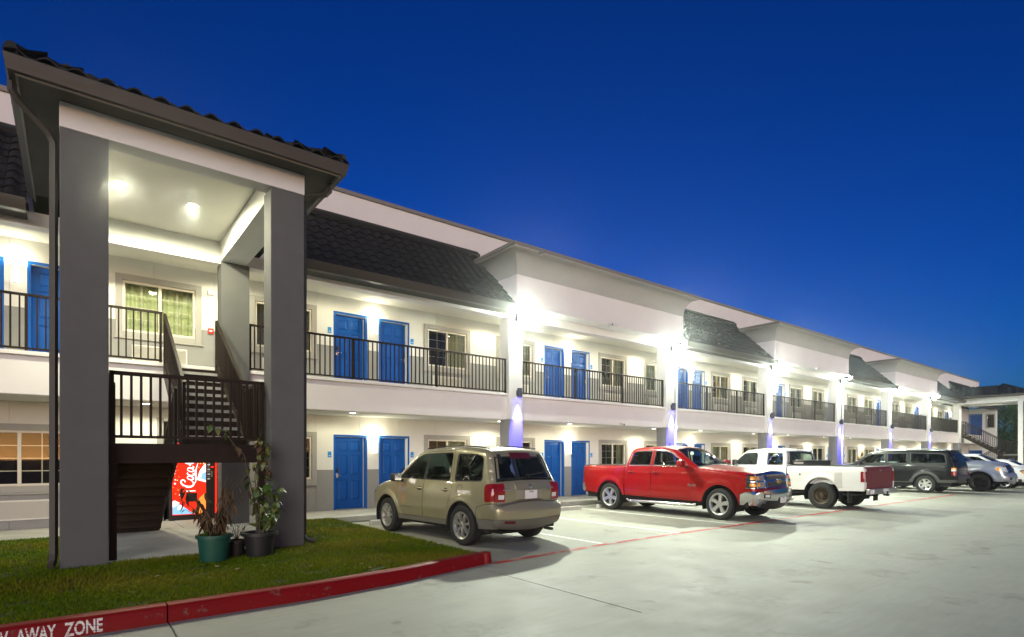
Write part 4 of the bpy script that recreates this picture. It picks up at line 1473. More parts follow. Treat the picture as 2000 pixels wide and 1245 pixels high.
# fallen leaves and litter on the lawn
lm = MB()
for i in range(130):
    x, y = rnd.uniform(-5, 4.7), rnd.uniform(6.6, 12.5)
    if -.2 < x < 3.05 and y > 9.3: continue
    a = rnd.uniform(0, 6.28); L = rnd.uniform(.02, .05); z = .165 + rnd.uniform(0, .02)
    c_, s_ = math.cos(a), math.sin(a)
    lm.add([(x - c_ * L, y - s_ * L, z), (x + s_ * L * .4, y - c_ * L * .4, z + rnd.uniform(-.008, .012)), (x + c_ * L, y + s_ * L, z + .004), (x - s_ * L * .4, y + c_ * L * .4, z + rnd.uniform(-.008, .012))], [(0, 1, 2, 3)])
tag(lm.build('fallen_leaves', mat('litter_leaf', (.20, .13, .05), .8, var=(3, .5)), recalc=False), kind='stuff')
# ================================================================== TREES beyond the far tower
def tree(label, x, y, h, seed):
    r = random.Random(seed)
    t = thing('dark_tree', label, 'tree', (x, y, 0), 0, 'dark trees beyond the far stair tower')
    tr = MB()
    tr.tube([(0, 0, 0), (.1, 0, h * .2), (.0, .1, h * .45), (.1, .1, h * .8)], [.2, .16, .12, .04], 8)
    cl = []
    for i in range(14):
        a = r.uniform(0, 6.28); z = h * r.uniform(.35, .9); q = h * r.uniform(.12, .32)
        e_ = Vector((math.cos(a) * q, math.sin(a) * q, z + q * .4))
        tr.tube([(0.05, .05, z - h * .1), e_ * .6 + Vector((0, 0, z * .36)), e_], [.06, .04, .015], 5)
        cl.append(e_)
    tr.build('trunk', M['stem'], t, smooth=60)
    cr = MB()
    for e_ in cl:
        for k in range(220):
            p = e_ + Vector((r.gauss(0, .5), r.gauss(0, .5), r.gauss(0, .4)))
            d1 = Vector((r.gauss(0, 1), r.gauss(0, 1), r.gauss(0, 1))).normalized() * .13
            d2 = Vector((r.gauss(0, 1), r.gauss(0, 1), r.gauss(0, 1))).normalized() * .07
            cr.add([p - d1, p + d2, p + d1, p - d2], [(0, 1, 2, 3)])
    cr.build('crown', M['leaf'], t, recalc=False)
tree('dark leafy tree seen through the far stair tower, nearest the end wall', 77, 14.4, 6.6, 1)
tree('dark leafy tree right of the far stair tower staircase', 76, 12.6, 6.8, 2)
tree('tallest dark tree rising behind the tiled hip roof', 88, 15.5, 9.5, 3)
# ================================================================== VEHICLES
def chaikin(pts, it, keep=()):
    pts = [tuple(p) for p in pts]
    for _ in range(it):
        out = [pts[0]]
        for i in range(len(pts) - 1):
            a, b = pts[i], pts[i + 1]
            out.append((a[0] * .75 + b[0] * .25, a[1] * .75 + b[1] * .25))
            out.append((a[0] * .25 + b[0] * .75, a[1] * .25 + b[1] * .75))
        out.append(pts[-1])
        pts = out
    return pts
def round_poly(pts, r, n=4):
    out = []
    N = len(pts)
    for i in range(N):
        p = Vector(pts[i]); a = Vector(pts[i - 1]) - p; b = Vector(pts[(i + 1) % N]) - p
        rr = min(r, a.length * .45, b.length * .45)
        A = p + a.normalized() * rr; B = p + b.normalized() * rr
        for k in range(n + 1):
            t = k / n
            out.append(tuple(A * (1 - t) ** 2 + p * 2 * t * (1 - t) + B * t * t))
    return out
def offset_poly(pts, d):
    """shrink by d (polygon of either winding)"""
    area = sum(pts[i - 1][0] * pts[i][1] - pts[i][0] * pts[i - 1][1] for i in range(len(pts)))
    s = 1 if area > 0 else -1
    out = []
    N = len(pts)
    for i in range(N):
        p = Vector(pts[i]); a = (p - Vector(pts[i - 1])); b = (Vector(pts[(i + 1) % N]) - p)
        if a.length < 1e-9 or b.length < 1e-9:
            out.append(pts[i]); continue
        a.normalize(); b.normalize()
        na = Vector((-a.y, a.x)) * s; nb = Vector((-b.y, b.x)) * s
        m = na + nb
        if m.length < 1e-6: m = na
        m.normalize()
        out.append(tuple(p + m * (d / max(.35, m.dot(na)))))
    return out
def pip(p, poly):
    x, y = p
    ins = False
    j = len(poly) - 1
    for i in range(len(poly)):
        xi, yi = poly[i]; xj, yj = poly[j]
        if (yi > y) != (yj > y) and x < (xj - xi) * (y - yi) / (yj - yi) + xi: ins = not ins
        j = i
    return ins
def dens2(poly, step, closed=True):
    out = []
    N = len(poly)
    for i in range(N if closed else N - 1):
        a, b = poly[i], poly[(i + 1) % N]
        n = max(1, int(math.dist(a, b) / step))
        out += [(a[0] + (b[0] - a[0]) * k / n, a[1] + (b[1] - a[1]) * k / n) for k in range(n)]
    if not closed: out.append(poly[-1])
    return out
def cdt(loops, extra, inside):
    """triangulate the plane with closed loops as constraints, keep triangles whose centre passes inside()"""
    vs, es = [], []
    for lp in loops:
        o = len(vs)
        vs += [Vector(p) for p in lp]
        es += [(o + i, o + (i + 1) % len(lp)) for i in range(len(lp))]
    vs += [Vector(p) for p in extra]
    V, E, F, *_ = delaunay_2d_cdt(vs, es, [], 0, 1e-5)
    tr = []
    for f in F:
        c = (sum(V[i].x for i in f) / 3, sum(V[i].y for i in f) / 3)
        if inside(c): tr.append(tuple(f))
    return [tuple(v) for v in V], tr

class Car:
    def __init__(s, name, label, cat, loc, heading, P):
        s.t = thing(name, label, cat, loc, R_(heading), 'vehicles parked in the stalls')
        s.P = P
        s.prof = chaikin(P['profile'], 2)
        s.pa = np.array(s.prof)
        d = np.hypot(*np.diff(s.pa, axis=0).T)
        s.arc = np.concatenate([[0], np.cumsum(d)])
        s.axles = P['axles']; s.wr = P['wheel_r']; s.ar = P.get('arch_r', s.wr + .075)
    # ---- surfaces
    def dist(s, X, Z):
        A = s.pa[:-1]; B = s.pa[1:]
        q = np.stack([X, Z], 1)[:, None, :]
        ab = B - A
        t = np.clip(((q - A) * ab).sum(2) / (ab ** 2).sum(1), 0, 1)
        c = A + ab * t[..., None]
        return np.sqrt(((q - c) ** 2).sum(2)).min(1)
    def W(s, pts):
        p = np.asarray(pts, float).reshape(-1, 2)
        X, Z = p[:, 0], p[:, 1]
        P = s.P
        pl = np.array(P['plan']); zt = np.array(P['sect'])
        w = np.interp(X, pl[:, 0], pl[:, 1]) + np.interp(Z, zt[:, 0], zt[:, 1])
        for z0, wd, amp, xa, xb in P.get('lines', []):
            m = np.clip((X - xa) / .25, 0, 1) * np.clip((xb - X) / .25, 0, 1)
            w += amp * np.exp(-((Z - z0) / wd) ** 2) * m
        for ax, az in s.axles:
            r = np.hypot(X - ax, Z - az)
            fl = P.get('flare', .015); fw = P.get('flare_w', .10)
            w += fl * np.clip(1 - np.abs(r - s.ar - fw * .3) / fw, 0, 1) * (Z < P['belt'] - .05)
        rt = np.array(P['round'])
        rr = np.interp(X, rt[:, 0], rt[:, 1])
        dd = np.minimum(s.dist(X, Z), rr)
        return w - (rr - np.sqrt(np.maximum(rr ** 2 - (rr - dd) ** 2, 0)))
    def at(s, t):
        """profile point and outward normal at arc length t"""
        x = np.interp(t, s.arc, s.pa[:, 0]); z = np.interp(t, s.arc, s.pa[:, 1])
        e = .02
        dx = np.interp(t + e, s.arc, s.pa[:, 0]) - np.interp(t - e, s.arc, s.pa[:, 0])
        dz = np.interp(t + e, s.arc, s.pa[:, 1]) - np.interp(t - e, s.arc, s.pa[:, 1])
        l = math.hypot(dx, dz) or 1
        return x, z, -dz / l, dx / l
    def near(s, p):
        """arc length of the profile point nearest p"""
        A = s.pa[:-1]; B = s.pa[1:]; q = np.array(p)
        ab = B - A
        t = np.clip(((q - A) * ab).sum(1) / (ab ** 2).sum(1), 0, 1)
        c = A + ab * t[:, None]
        i = int(np.argmin(((q - c) ** 2).sum(1)))
        return s.arc[i] + t[i] * (s.arc[i + 1] - s.arc[i])
    def crown(s, t):
        ct = np.array(s.ct)
        return float(np.interp(t, ct[:, 0], ct[:, 1]))
    def strip_pt(s, t, y, off=0):
        x, z, nx, nz = s.at(t)
        w = float(s.W([(x, z)])[0])
        c = s.crown(t) * (1 - (y / w) ** 2) + off
        return (x + nx * c, y, z + nz * c)
    def strip(s, mb, t0, t1, y0=None, y1=None, off=0, nt=None, ny=14, skirt=0):
        nt = nt or max(2, int((t1 - t0) / .05))
        rows = []
        for i in range(nt + 1):
            t = t0 + (t1 - t0) * i / nt
            x, z, nx, nz = s.at(t)
            w = float(s.W([(x, z)])[0])
            a = -w if y0 is None else (y0(i / nt) if callable(y0) else y0)
            b = w if y1 is None else (y1(i / nt) if callable(y1) else y1)
            row = []
            for k in range(ny + 1):
                y = a + (b - a) * k / ny
                c = s.crown(t) * (1 - min(1, (y / w) ** 2)) + off
                row.append((x + nx * c, y, z + nz * c))
            rows.append(row)
        vs = [v for r in rows for v in r]
        k = ny + 1
        fs = [(i * k + j, (i + 1) * k + j, (i + 1) * k + j + 1, i * k + j + 1) for i in range(nt) for j in range(ny)]
        if skirt:
            loop = [(0, j) for j in range(k)] + [(i, ny) for i in range(1, nt + 1)] + [(nt, j) for j in range(ny - 1, -1, -1)] + [(i, 0) for i in range(nt - 1, 0, -1)]
            o = len(vs)
            for i, j in loop:
                _, _, nx, nz = s.at(t0 + (t1 - t0) * i / nt)
                v = rows[i][j]
                vs.append((v[0] - nx * skirt, v[1], v[2] - nz * skirt))
            L = len(loop)
            ids = [i * k + j for i, j in loop]
            fs += [(ids[q], o + q, o + (q + 1) % L, ids[(q + 1) % L]) for q in range(L)]
        mb.add(vs, fs)
    def side_map(s, pts, sg, off=0):
        w = s.W(pts)
        return [(p[0], sg * (w[i] + off), p[1]) for i, p in enumerate(pts)]
    def side_patch(s, mb, poly, sg, off=0, skirt=0, step=.05):
        full = list(s.prof) + [(s.prof[-1][0], -.5), (s.prof[0][0], -.5)]
        lp = []
        for p in dens2(poly, step):
            if not pip(p, full) and p[1] > s.prof[0][1]:
                x, z, nx, nz = s.at(s.near(p)); p = (x - nx * .004, z - nz * .004)
            if not lp or math.dist(p, lp[-1]) > .003: lp.append(p)
        if math.dist(lp[0], lp[-1]) < .003: lp.pop()
        poly = lp
        xs = [p[0] for p in lp]; zs = [p[1] for p in lp]
        ex = []
        x = min(xs) + step
        while x < max(xs):
            z = min(zs) + step
            while z < max(zs):
                if pip((x, z), poly): ex.append((x, z))
                z += step
            x += step
        V, T = cdt([lp], ex, lambda c: pip(c, poly))
        vs = s.side_map(V, sg, off)
        if sg > 0: T = [t[::-1] for t in T]
        fs = list(T)
        if skirt:
            o = len(vs); vs += s.side_map(lp, sg, off - skirt)
            up = s.side_map(lp, sg, off); o2 = len(vs); vs += up
            n = len(lp)
            fs += [(o2 + i, o2 + (i + 1) % n, o + (i + 1) % n, o + i) for i in range(n)]
        mb.add(vs, fs)
    # ---- build
    def body(s):
        P = s.P; t = s.t
        ct = []
        for p, c in P['crown']: ct.append((s.near(p), c))
        s.ct = sorted(ct)
        zs = P['sill']
        # outline of the side: profile then the bottom edge with arches
        prof = dens2(s.prof, .06, False)
        bot = []
        fx, fz = s.prof[-1]; rx, rz = s.prof[0]
        def zb(x):
            return float(np.interp(x, [q[0] for q in zs], [q[1] for q in zs]))
        x = fx
        ax_s = sorted(s.axles, key=lambda q: -q[0])
        for ax, az in ax_s:
            zl = zb(ax)
            dz = zl - az
            hw = math.sqrt(max(s.ar ** 2 - dz ** 2, .01))
            a0 = math.atan2(dz, hw); a1 = math.pi - a0
            bot.append((ax + hw + .001, zb(ax + hw)))
            for k in range(25):
                a = a0 + (a1 - a0) * k / 24
                bot.append((ax + s.ar * math.cos(a), az + s.ar * math.sin(a)))
        bot = [(fx, zb(fx))] + bot + [(rx, zb(rx))]
        bot = dens2(bot, .06, False)
        outline = prof + bot[1:-1] if False else prof + bot
        # drop duplicate neighbours
        o2 = []
        for p in outline:
            if not o2 or math.dist(p, o2[-1]) > 1e-4: o2.append(p)
        if math.dist(o2[0], o2[-1]) < 1e-4: o2.pop()
        outline = o2
        s.outline = outline
        wins = [round_poly(w, P.get('win_r', .05)) for w in P['windows']]
        wl = [dens2(w, .06) for w in wins]
        zones = P['zones']           # name, polygon, material, gap?
        zl = []
        for z in zones:
            if z.get('gap', True):
                zl.append((z, offset_poly(z['poly'], .0035), offset_poly(z['poly'], -.0035)))
            else:
                zl.append((z, z['poly'], None))
        loops = [outline] + wl
        for z, a, b in zl:
            loops.append(dens2(a, .06))
            if b: loops.append(dens2(b, .06))
        ex = []
        rt = np.array(P['round'])
        for fr in (.06, .2, .42, .7, 1.0):
            for i in range(0, len(prof) - 1):
                a, b = prof[i], prof[i + 1]
                l = math.dist(a, b) or 1
                nx, nz = (b[1] - a[1]) / l, -(b[0] - a[0]) / l
                r = float(np.interp(a[0], rt[:, 0], rt[:, 1])) * fr
                ex.append(((a[0] + b[0]) / 2 + nx * r, (a[1] + b[1]) / 2 + nz * r))
        xs = np.arange(min(p[0] for p in outline) + .04, max(p[0] for p in outline), .075)
        zz = np.arange(min(p[1] for p in outline) + .04, max(p[1] for p in outline), .06)
        for i, x in enumerate(xs):
            for z in zz:
                ex.append((x + rnd.uniform(-.004, .004), z + (.03 if i % 2 else 0)))
        for ax, az in s.axles:
            for dr in (.03, .07, .11):
                for k in range(30):
                    a = math.pi * (k - 1) / 28
                    ex.append((ax + (s.ar + dr) * math.cos(a), az + (s.ar + dr) * math.sin(a)))
        ex = [p for p in ex if pip(p, outline) and not any(pip(p, w) for w in wins)]
        V, T = cdt(loops, ex, lambda c: pip(c, outline) and not any(pip(c, w) for w in wins))
        parts = {}
        for tr in T:
            c = (sum(V[i][0] for i in tr) / 3, sum(V[i][1] for i in tr) / 3)
            key = ('body', P['paint'], 0)
            for z, a, b in zl:
                if pip(c, a): key = (z['name'], z.get('mat', P['paint']), z.get('off', 0)); break
                if b and pip(c, b): key = ('body', M['dark'], -.012); break
            parts.setdefault(key, []).append(tr)
        w = s.W(V)
        bodyL = {}
        for (nm, mt, off), trs in parts.items():
            for sg in (1, -1):
                mb = MB()
                used = sorted({i for tr in trs for i in tr}); ix = {v: k for k, v in enumerate(used)}
                vs = [(V[i][0], sg * (w[i] + off), V[i][1]) for i in used]
                fs = [tuple(ix[i] for i in (tr if sg < 0 else tr[::-1])) for tr in trs]
                mb.add(vs, fs)
                if nm == 'body':
                    bodyL.setdefault(mt.name, (mt, MB()))[1].add(vs, fs)
                else:
                    mb.build(nm, mt, t, smooth='all', recalc=False)
        # strip over the top, split in zones along the profile
        for z in P['strip']:
            a, b = s.near(z['a']), s.near(z['b'])
            mt = z.get('mat', P['paint'])
            mb = MB()
            s.strip(mb, a, b, off=z.get('off', 0), ny=20)
            if z.get('name', 'body') == 'body':
                bodyL.setdefault(mt.name, (mt, MB()))[1].add(mb.v, mb.f)
            else:
                mb.build(z['name'], mt, t, smooth='all', recalc=False)
        bo = None
        mb = MB(); ms = []
        for k, (mt, b) in bodyL.items():
            mb.cur = len(ms); ms.append(mt); mb.add(b.v, b.f)
        s.body_o = mb.build('body', ms, t, smooth='all', recalc=False)
        # side glass with dark seal
        for sg in (1, -1):
            for i, wp in enumerate(wins):
                gl = [round_poly(g, .04) for g in P['glass'][i]]
                inner = [dens2(g, .06) for g in gl]
                outer = dens2(offset_poly(wp, -.004), .06)
                op = offset_poly(wp, -.004)
                Vt, Tt = cdt([outer] + inner, [], lambda c: pip(c, op) and not any(pip(c, g) for g in gl))
                sm = MB().add(s.side_map(Vt, sg, -.006), [q if sg < 0 else q[::-1] for q in Tt])
                so = sm.build('window_seal', P.get('seal', M['blackplastic']), t, smooth='all', recalc=False)
                for k, g in enumerate(gl):
                    gm_ = P['glassmat'][i][k] if isinstance(P['glassmat'], list) else P['glassmat']
                    gb = MB()
                    s.side_patch(gb, g, sg, -.011, 0, .12)
                    gb.build('side_window', gm_, so, smooth='all', recalc=False)
        # front and rear glass
        for z in P['screens']:
            a, b = s.near(z['a']), s.near(z['b'])
            def edge(u, q=z):
                t_ = a + (b - a) * u
                x, zz_, _, _ = s.at(t_)
                return float(s.W([(x, zz_)])[0]) - q.get('margin', .035)
            fr = MB(); s.strip(fr, a - .03, b + .03, off=.002, ny=16)
            fr.build('screen_surround', P.get('screen_surround', M['blackplastic']), t, smooth='all', recalc=False) if z.get('opaque') else None
            g = MB(); s.strip(g, a, b, lambda u: -edge(u), edge, off=.002, ny=16)
            go = g.build(z['name'], z.get('mat', M['glass_clear']), t, smooth='all', recalc=False)
            e = MB()
            for sgn in (1, -1):
                s.strip(e, a, b, (lambda u: edge(u)) if sgn > 0 else (lambda u: -edge(u) - .045), (lambda u: edge(u) + .045) if sgn > 0 else (lambda u: -edge(u)), off=.0, ny=2)
            e.build('screen_pillar', z.get('pillar', P['paint']), go, smooth='all', recalc=False)
            e = MB()
            s.strip(e, a - .03, a, off=.0, nt=2, ny=16); s.strip(e, b, b + .03, off=.0, nt=2, ny=16)
            e.build('screen_seal', z.get('seal', M['blackplastic']), go, smooth='all', recalc=False)
        # inside
        cx0, cx1 = P['cabin']; bz = P['belt']
        wi = float(s.W([((cx0 + cx1) / 2, bz - .15)])[0]) - .10
        I = MB()
        I.box(cx0, cx1, -wi, wi, .30, .36)
        I.box(cx0, cx1, -wi, -wi + .03, .36, bz - .03); I.box(cx0, cx1, wi - .03, wi, .36, bz - .03)
        I.box(cx1, cx1 + .03, -wi, wi, .3, bz - .06); I.box(cx0 - .03, cx0, -wi, wi, .3, bz - .06)
        I.bbox(cx1 - .35, cx1 + .25, -wi + .02, wi - .02, bz - .22, bz - .02, .05)
        io = I.build('interior', M['interior'], t)
        for sx in P['seats']:
            for sy in (-.36, .36):
                q = MB()
                q.bbox(sx - .08, sx + .10, sy - .25, sy + .25, .62, bz + .12, .07)
                q.bbox(sx - .06, sx + .05, sy - .13, sy + .13, bz + .14, bz + .32, .05)
                q.bbox(sx, sx + .5, sy - .25, sy + .25, .5, .70, .06)
                q.build('seat', M['seat'], io, smooth=50)
        sw = MB()
        c = Vector((P['seats'][0] + .56, .37, bz + .0)); n = 20
        ring = [c + Vector((-.35 * math.cos(2 * math.pi * k / n) * .19 * .9, .19 * math.sin(2 * math.pi * k / n), .19 * math.cos(2 * math.pi * k / n) * .93)) for k in range(n + 1)]
        sw.tube(ring, .015, 6, False); sw.obox(c + Vector((0, -.18, 0)), c + Vector((0, .18, 0)), .03, .03)
        sw.build('steering_wheel', M['blackplastic'], io, smooth=60)
        # underside and wheel wells
        U = MB()
        x0, x1 = s.pa[:, 0].min() + .25, s.pa[:, 0].max() - .30
        U.box(x0, x1, -.52, .52, P.get('under', .26), .62)
        cuts = []
        for ax, az in sorted(s.axles): cuts += [ax - s.ar - .03, ax + s.ar + .03]
        segs = [(x0, cuts[0]), (cuts[1], cuts[2]), (cuts[3], x1)]
        for a, b in segs:
            if b - a > .05:
                U.box(a, b, -wi - .02, wi + .02, P.get('under', .26) + .04, .50)
        for ax, az in s.axles:
            wa = float(s.W([(ax, az + s.ar + .02)])[0]) - .012
            for sg in (1, -1):
                vs, fs = [], []
                n = 18
                for k in range(n + 1):
                    a = -.35 + (math.pi + .7) * k / n
                    x, z = ax + (s.ar + .004) * math.cos(a), az + (s.ar + .004) * math.sin(a)
                    vs += [(x, sg * wa, z), (x, sg * (wa - .38), z)]
                fs = [(2 * k, 2 * k + 1, 2 * k + 3, 2 * k + 2) for k in range(n)]
                U.add(vs, fs)
                U.add([(ax + s.ar * 1.02, sg * (wa - .38), az - .1), (ax - s.ar * 1.02, sg * (wa - .38), az - .1), (ax - s.ar * 1.02, sg * (wa - .38), az + s.ar + .02), (ax + s.ar * 1.02, sg * (wa - .38), az + s.ar + .02)], [(0, 1, 2, 3)])
        U.build('underbody', M['dark'], t)
        return s
    def wheels(s, style, face=None, steer=0, width=.235):
        """style: spokes n, rim radius, spoke width, dish, material"""
        r = s.wr; rr = style['rim']; w = width
        tm = MB()
        tm.lathe([(rr - .01, -w * .40), (rr + .015, -w * .48), (r - .055, -w * .5), (r - .018, -w * .46), (r - .004, -w * .36), (r - .004, -w * .20), (r - .010, -w * .195), (r - .010, -w * .17), (r, -w * .165),
                  (r, -w * .02), (r - .008, -w * .015), (r - .008, w * .015), (r, w * .02), (r, w * .165), (r - .010, w * .17), (r - .010, w * .195), (r - .004, w * .20), (r - .004, w * .36), (r - .018, w * .46), (r - .055, w * .5), (rr + .015, w * .48), (rr - .01, w * .40)], 48, 'y')
        tyre = tm.mesh('wheel', M['rubber'], smooth=40)
        rm = MB()
        d = style.get('dish', .02)
        fy = w * .5 - d                                    # outer face plane of the spokes
        rm.lathe([(rr + .012, w * .475), (rr + .016, w * .49), (rr + .0, w * .47), (rr - .018, w * .43), (rr - .03, fy - .02), (rr - .05, -.05), (rr - .05, -.1)], 48, 'y')
        ns = style['n']; sw_ = style['sw']; hub = style.get('hub', .075)
        if ns:
            for k in range(ns):
                a = 2 * math.pi * (k + .25) / ns
                ca, sa = math.cos(a), math.sin(a)
                def Q(rad, tan, y): return (rad * ca - tan * sa, y, rad * sa + tan * ca)
                a0, a1 = sw_[0] / 2, sw_[1] / 2
                ro = rr - .022
                vs = [Q(hub * .7, -a0, fy + .004), Q(hub * .7, a0, fy + .004), Q(ro, a1, fy + .012), Q(ro, -a1, fy + .012),
                      Q(hub * .7, -a0 * 1.25, fy - .035), Q(hub * .7, a0 * 1.25, fy - .035), Q(ro, a1 * 1.1, fy - .03), Q(ro, -a1 * 1.1, fy - .03),
                      Q((hub + ro) / 2, -(a0 + a1) / 2 * .92, fy + .016), Q((hub + ro) / 2, (a0 + a1) / 2 * .92, fy + .016)]
                rm.add(vs, [(0, 1, 9, 8), (8, 9, 2, 3), (0, 8, 3, 7, 4), (1, 5, 6, 2, 9), (2, 6, 7, 3)])
            rm.lathe([(0, fy + .018), (hub * .45, fy + .018), (hub * .5, fy + .008), (hub, fy + .004), (hub, fy - .03)], 24, 'y')
            for k in range(5):
                a = 2 * math.pi * k / 5
                rm.lathe([(0, fy + .012), (.010, fy + .011), (.011, fy - .0)], 8, 'y', (hub * .74 * math.cos(a), 0, hub * .74 * math.sin(a)))
        else:                                              # deep dished steel disc
            rm.lathe([(rr - .03, fy), (rr - .055, fy - .02), (rr * .55, fy - .05), (rr * .42, fy - .02), (.075, fy - .02), (.07, fy + .04), (.0, fy + .045)], 40, 'y')
            for k in range(8):
                a = 2 * math.pi * k / 8
                rm.lathe([(0, fy + .004), (.013, fy + .002), (.014, fy - .02)], 8, 'y', (rr * .47 * math.cos(a), 0, rr * .47 * math.sin(a)))
        rim = rm.mesh('rim', style['mat'], smooth=35)
        bk = MB().lathe([(0, fy - .05), (rr - .03, fy - .05)], 24, 'y').mesh('brake', M['dark'] if ns else style['mat'])
        for i, (ax, az) in enumerate(s.axles):
            wa = float(s.W([(ax, az + s.ar + .03)])[0])
            for sg in (1, -1):
                o = link('wheel', tyre, s.t, (ax, sg * (wa - w * .5 - style.get('inset', .02)), s.wr))
                o.rotation_euler = (0, rnd.uniform(0, 6.28), 0 if sg > 0 else math.pi)
                if i == 1 and steer: o.rotation_euler = (0, o.rotation_euler[1], (0 if sg > 0 else math.pi) + steer)
                link('rim', rim, o); link('brake_disc', bk, o)
                if s.P.get('dually') and i == 0:
                    o2 = link('wheel', tyre, s.t, (ax, sg * (wa - w * 1.6 - style.get('inset', .02)), s.wr))
    def handle(s, x, z, sg, mt, L=.19):
        w = float(s.W([(x, z)])[0])
        mb = MB()
        y = w
        mb.tube([(x - L / 2, sg * (y + .002), z), (x - L / 2 + .03, sg * (y + .028), z + .004), (x + L / 2 - .03, sg * (y + .030), z + .004), (x + L / 2, sg * (y + .002), z)], [.012, .016, .016, .012], 8)
        mb.build('door_handle', mt, s.t, smooth=60)
        q = MB(); s.side_patch(q, round_poly([(x - .05, z - .035), (x + .05, z - .035), (x + .05, z + .035), (x - .05, z + .035)], .03), sg, .0015, 0, .03)  # flat dark patch, painted as the shade of a hollow behind the handle
        q.build('handle_shade_patch', M['dark'], s.t, smooth='all', recalc=False)
    def mirror(s, x, z, sg, mt, size=(.12, .22, .18), stalk=M['blackplastic']):
        w = float(s.W([(x, z)])[0])
        mb = MB().bbox(x - size[0] / 2, x + size[0] / 2, sg * (w + .06), sg * (w + .06 + size[1]), z, z + size[2], .045)
        o = mb.build('mirror', mt, s.t, smooth=60)
        MB().obox((x + .04, sg * (w - .03), z + .01), (x, sg * (w + .10), z + .04), .07, .05).build('mirror_arm', stalk, o)
        MB().bbox(x - size[0] / 2 - .004, x - size[0] / 2 + .002, sg * (w + .085), sg * (w + .035 + size[1]), z + .025, z + size[2] - .025, .002).build('mirror_glass', M['chrome'], o)
    def plate(s, front, zc, txt, sub, x=None, y=0, tilt=0):
        t0 = s.near((s.pa[:, 0].max() if front else s.pa[:, 0].min(), zc))
        p = s.strip_pt(t0, y, .012)
        sg = 1 if front else -1
        o = link('licence_plate', MB().bbox(-.152, .152, -.004, .004, -.076, .076, .003).mesh('licence_plate', M['plate']), s.t, (p[0] if x is None else x, y, zc), (tilt, 0, R_(90 if front else -90)))
        if sub:
            me = text_mesh(sub, .034, .0008, 'CENTER', bold=.0008); me.materials.append(M['plateink'])
            link('plate_lettering', me, o, (0, -.0055, .040), (R_(90), 0, 0))
        if txt:
            me = text_mesh(txt, .085, .0008, 'CENTER', bold=.001); me.materials.append(M['plateink'])
            link('plate_lettering', me, o, (0, -.0055, -.045), (R_(90), 0, 0))
        return o
M['plate'] = mat('plate_white', (.72, .72, .70), .4)
M['plateink'] = mat('plate_ink', (.03, .035, .06), .5)
M['tailred'] = mat('tail_lamp_red', (.20, .003, .004), .12, coat=.6, emit=((1, .02, .01), .03))
M['taildark'] = mat('tail_lamp_dark_red', (.10, .006, .006), .15, coat=1)
M['lampwhite'] = mat('lamp_white', (.70, .70, .68), .12, coat=1)
M['amber'] = mat('lamp_amber', (.80, .28, .01), .15, coat=1, emit=((1, .35, .02), .18))
M['headlamp'] = mat('headlamp_glass', (.35, .36, .36), .12, metal=.5, coat=1)
M['lampdark'] = mat('lamp_housing_dark', (.015, .015, .015), .55)
ALU = mat('alloy_silver', (.62, .62, .60), .28, metal=.85)
ALUD = mat('alloy_dull', (.42, .40, .36), .4, metal=.7)
RUST = mat('rim_brown_steel', (.085, .065, .042), .5, metal=.6, var=(8, .4))
BLKRIM = mat('rim_black', (.012, .012, .012), .4)

def paint(name, col, metal=0, rough=.35, coat=1.0, var=None):
    return mat(name, col, rough, metal, spec=.25, coat=coat, coat_rough=.04, var=var)

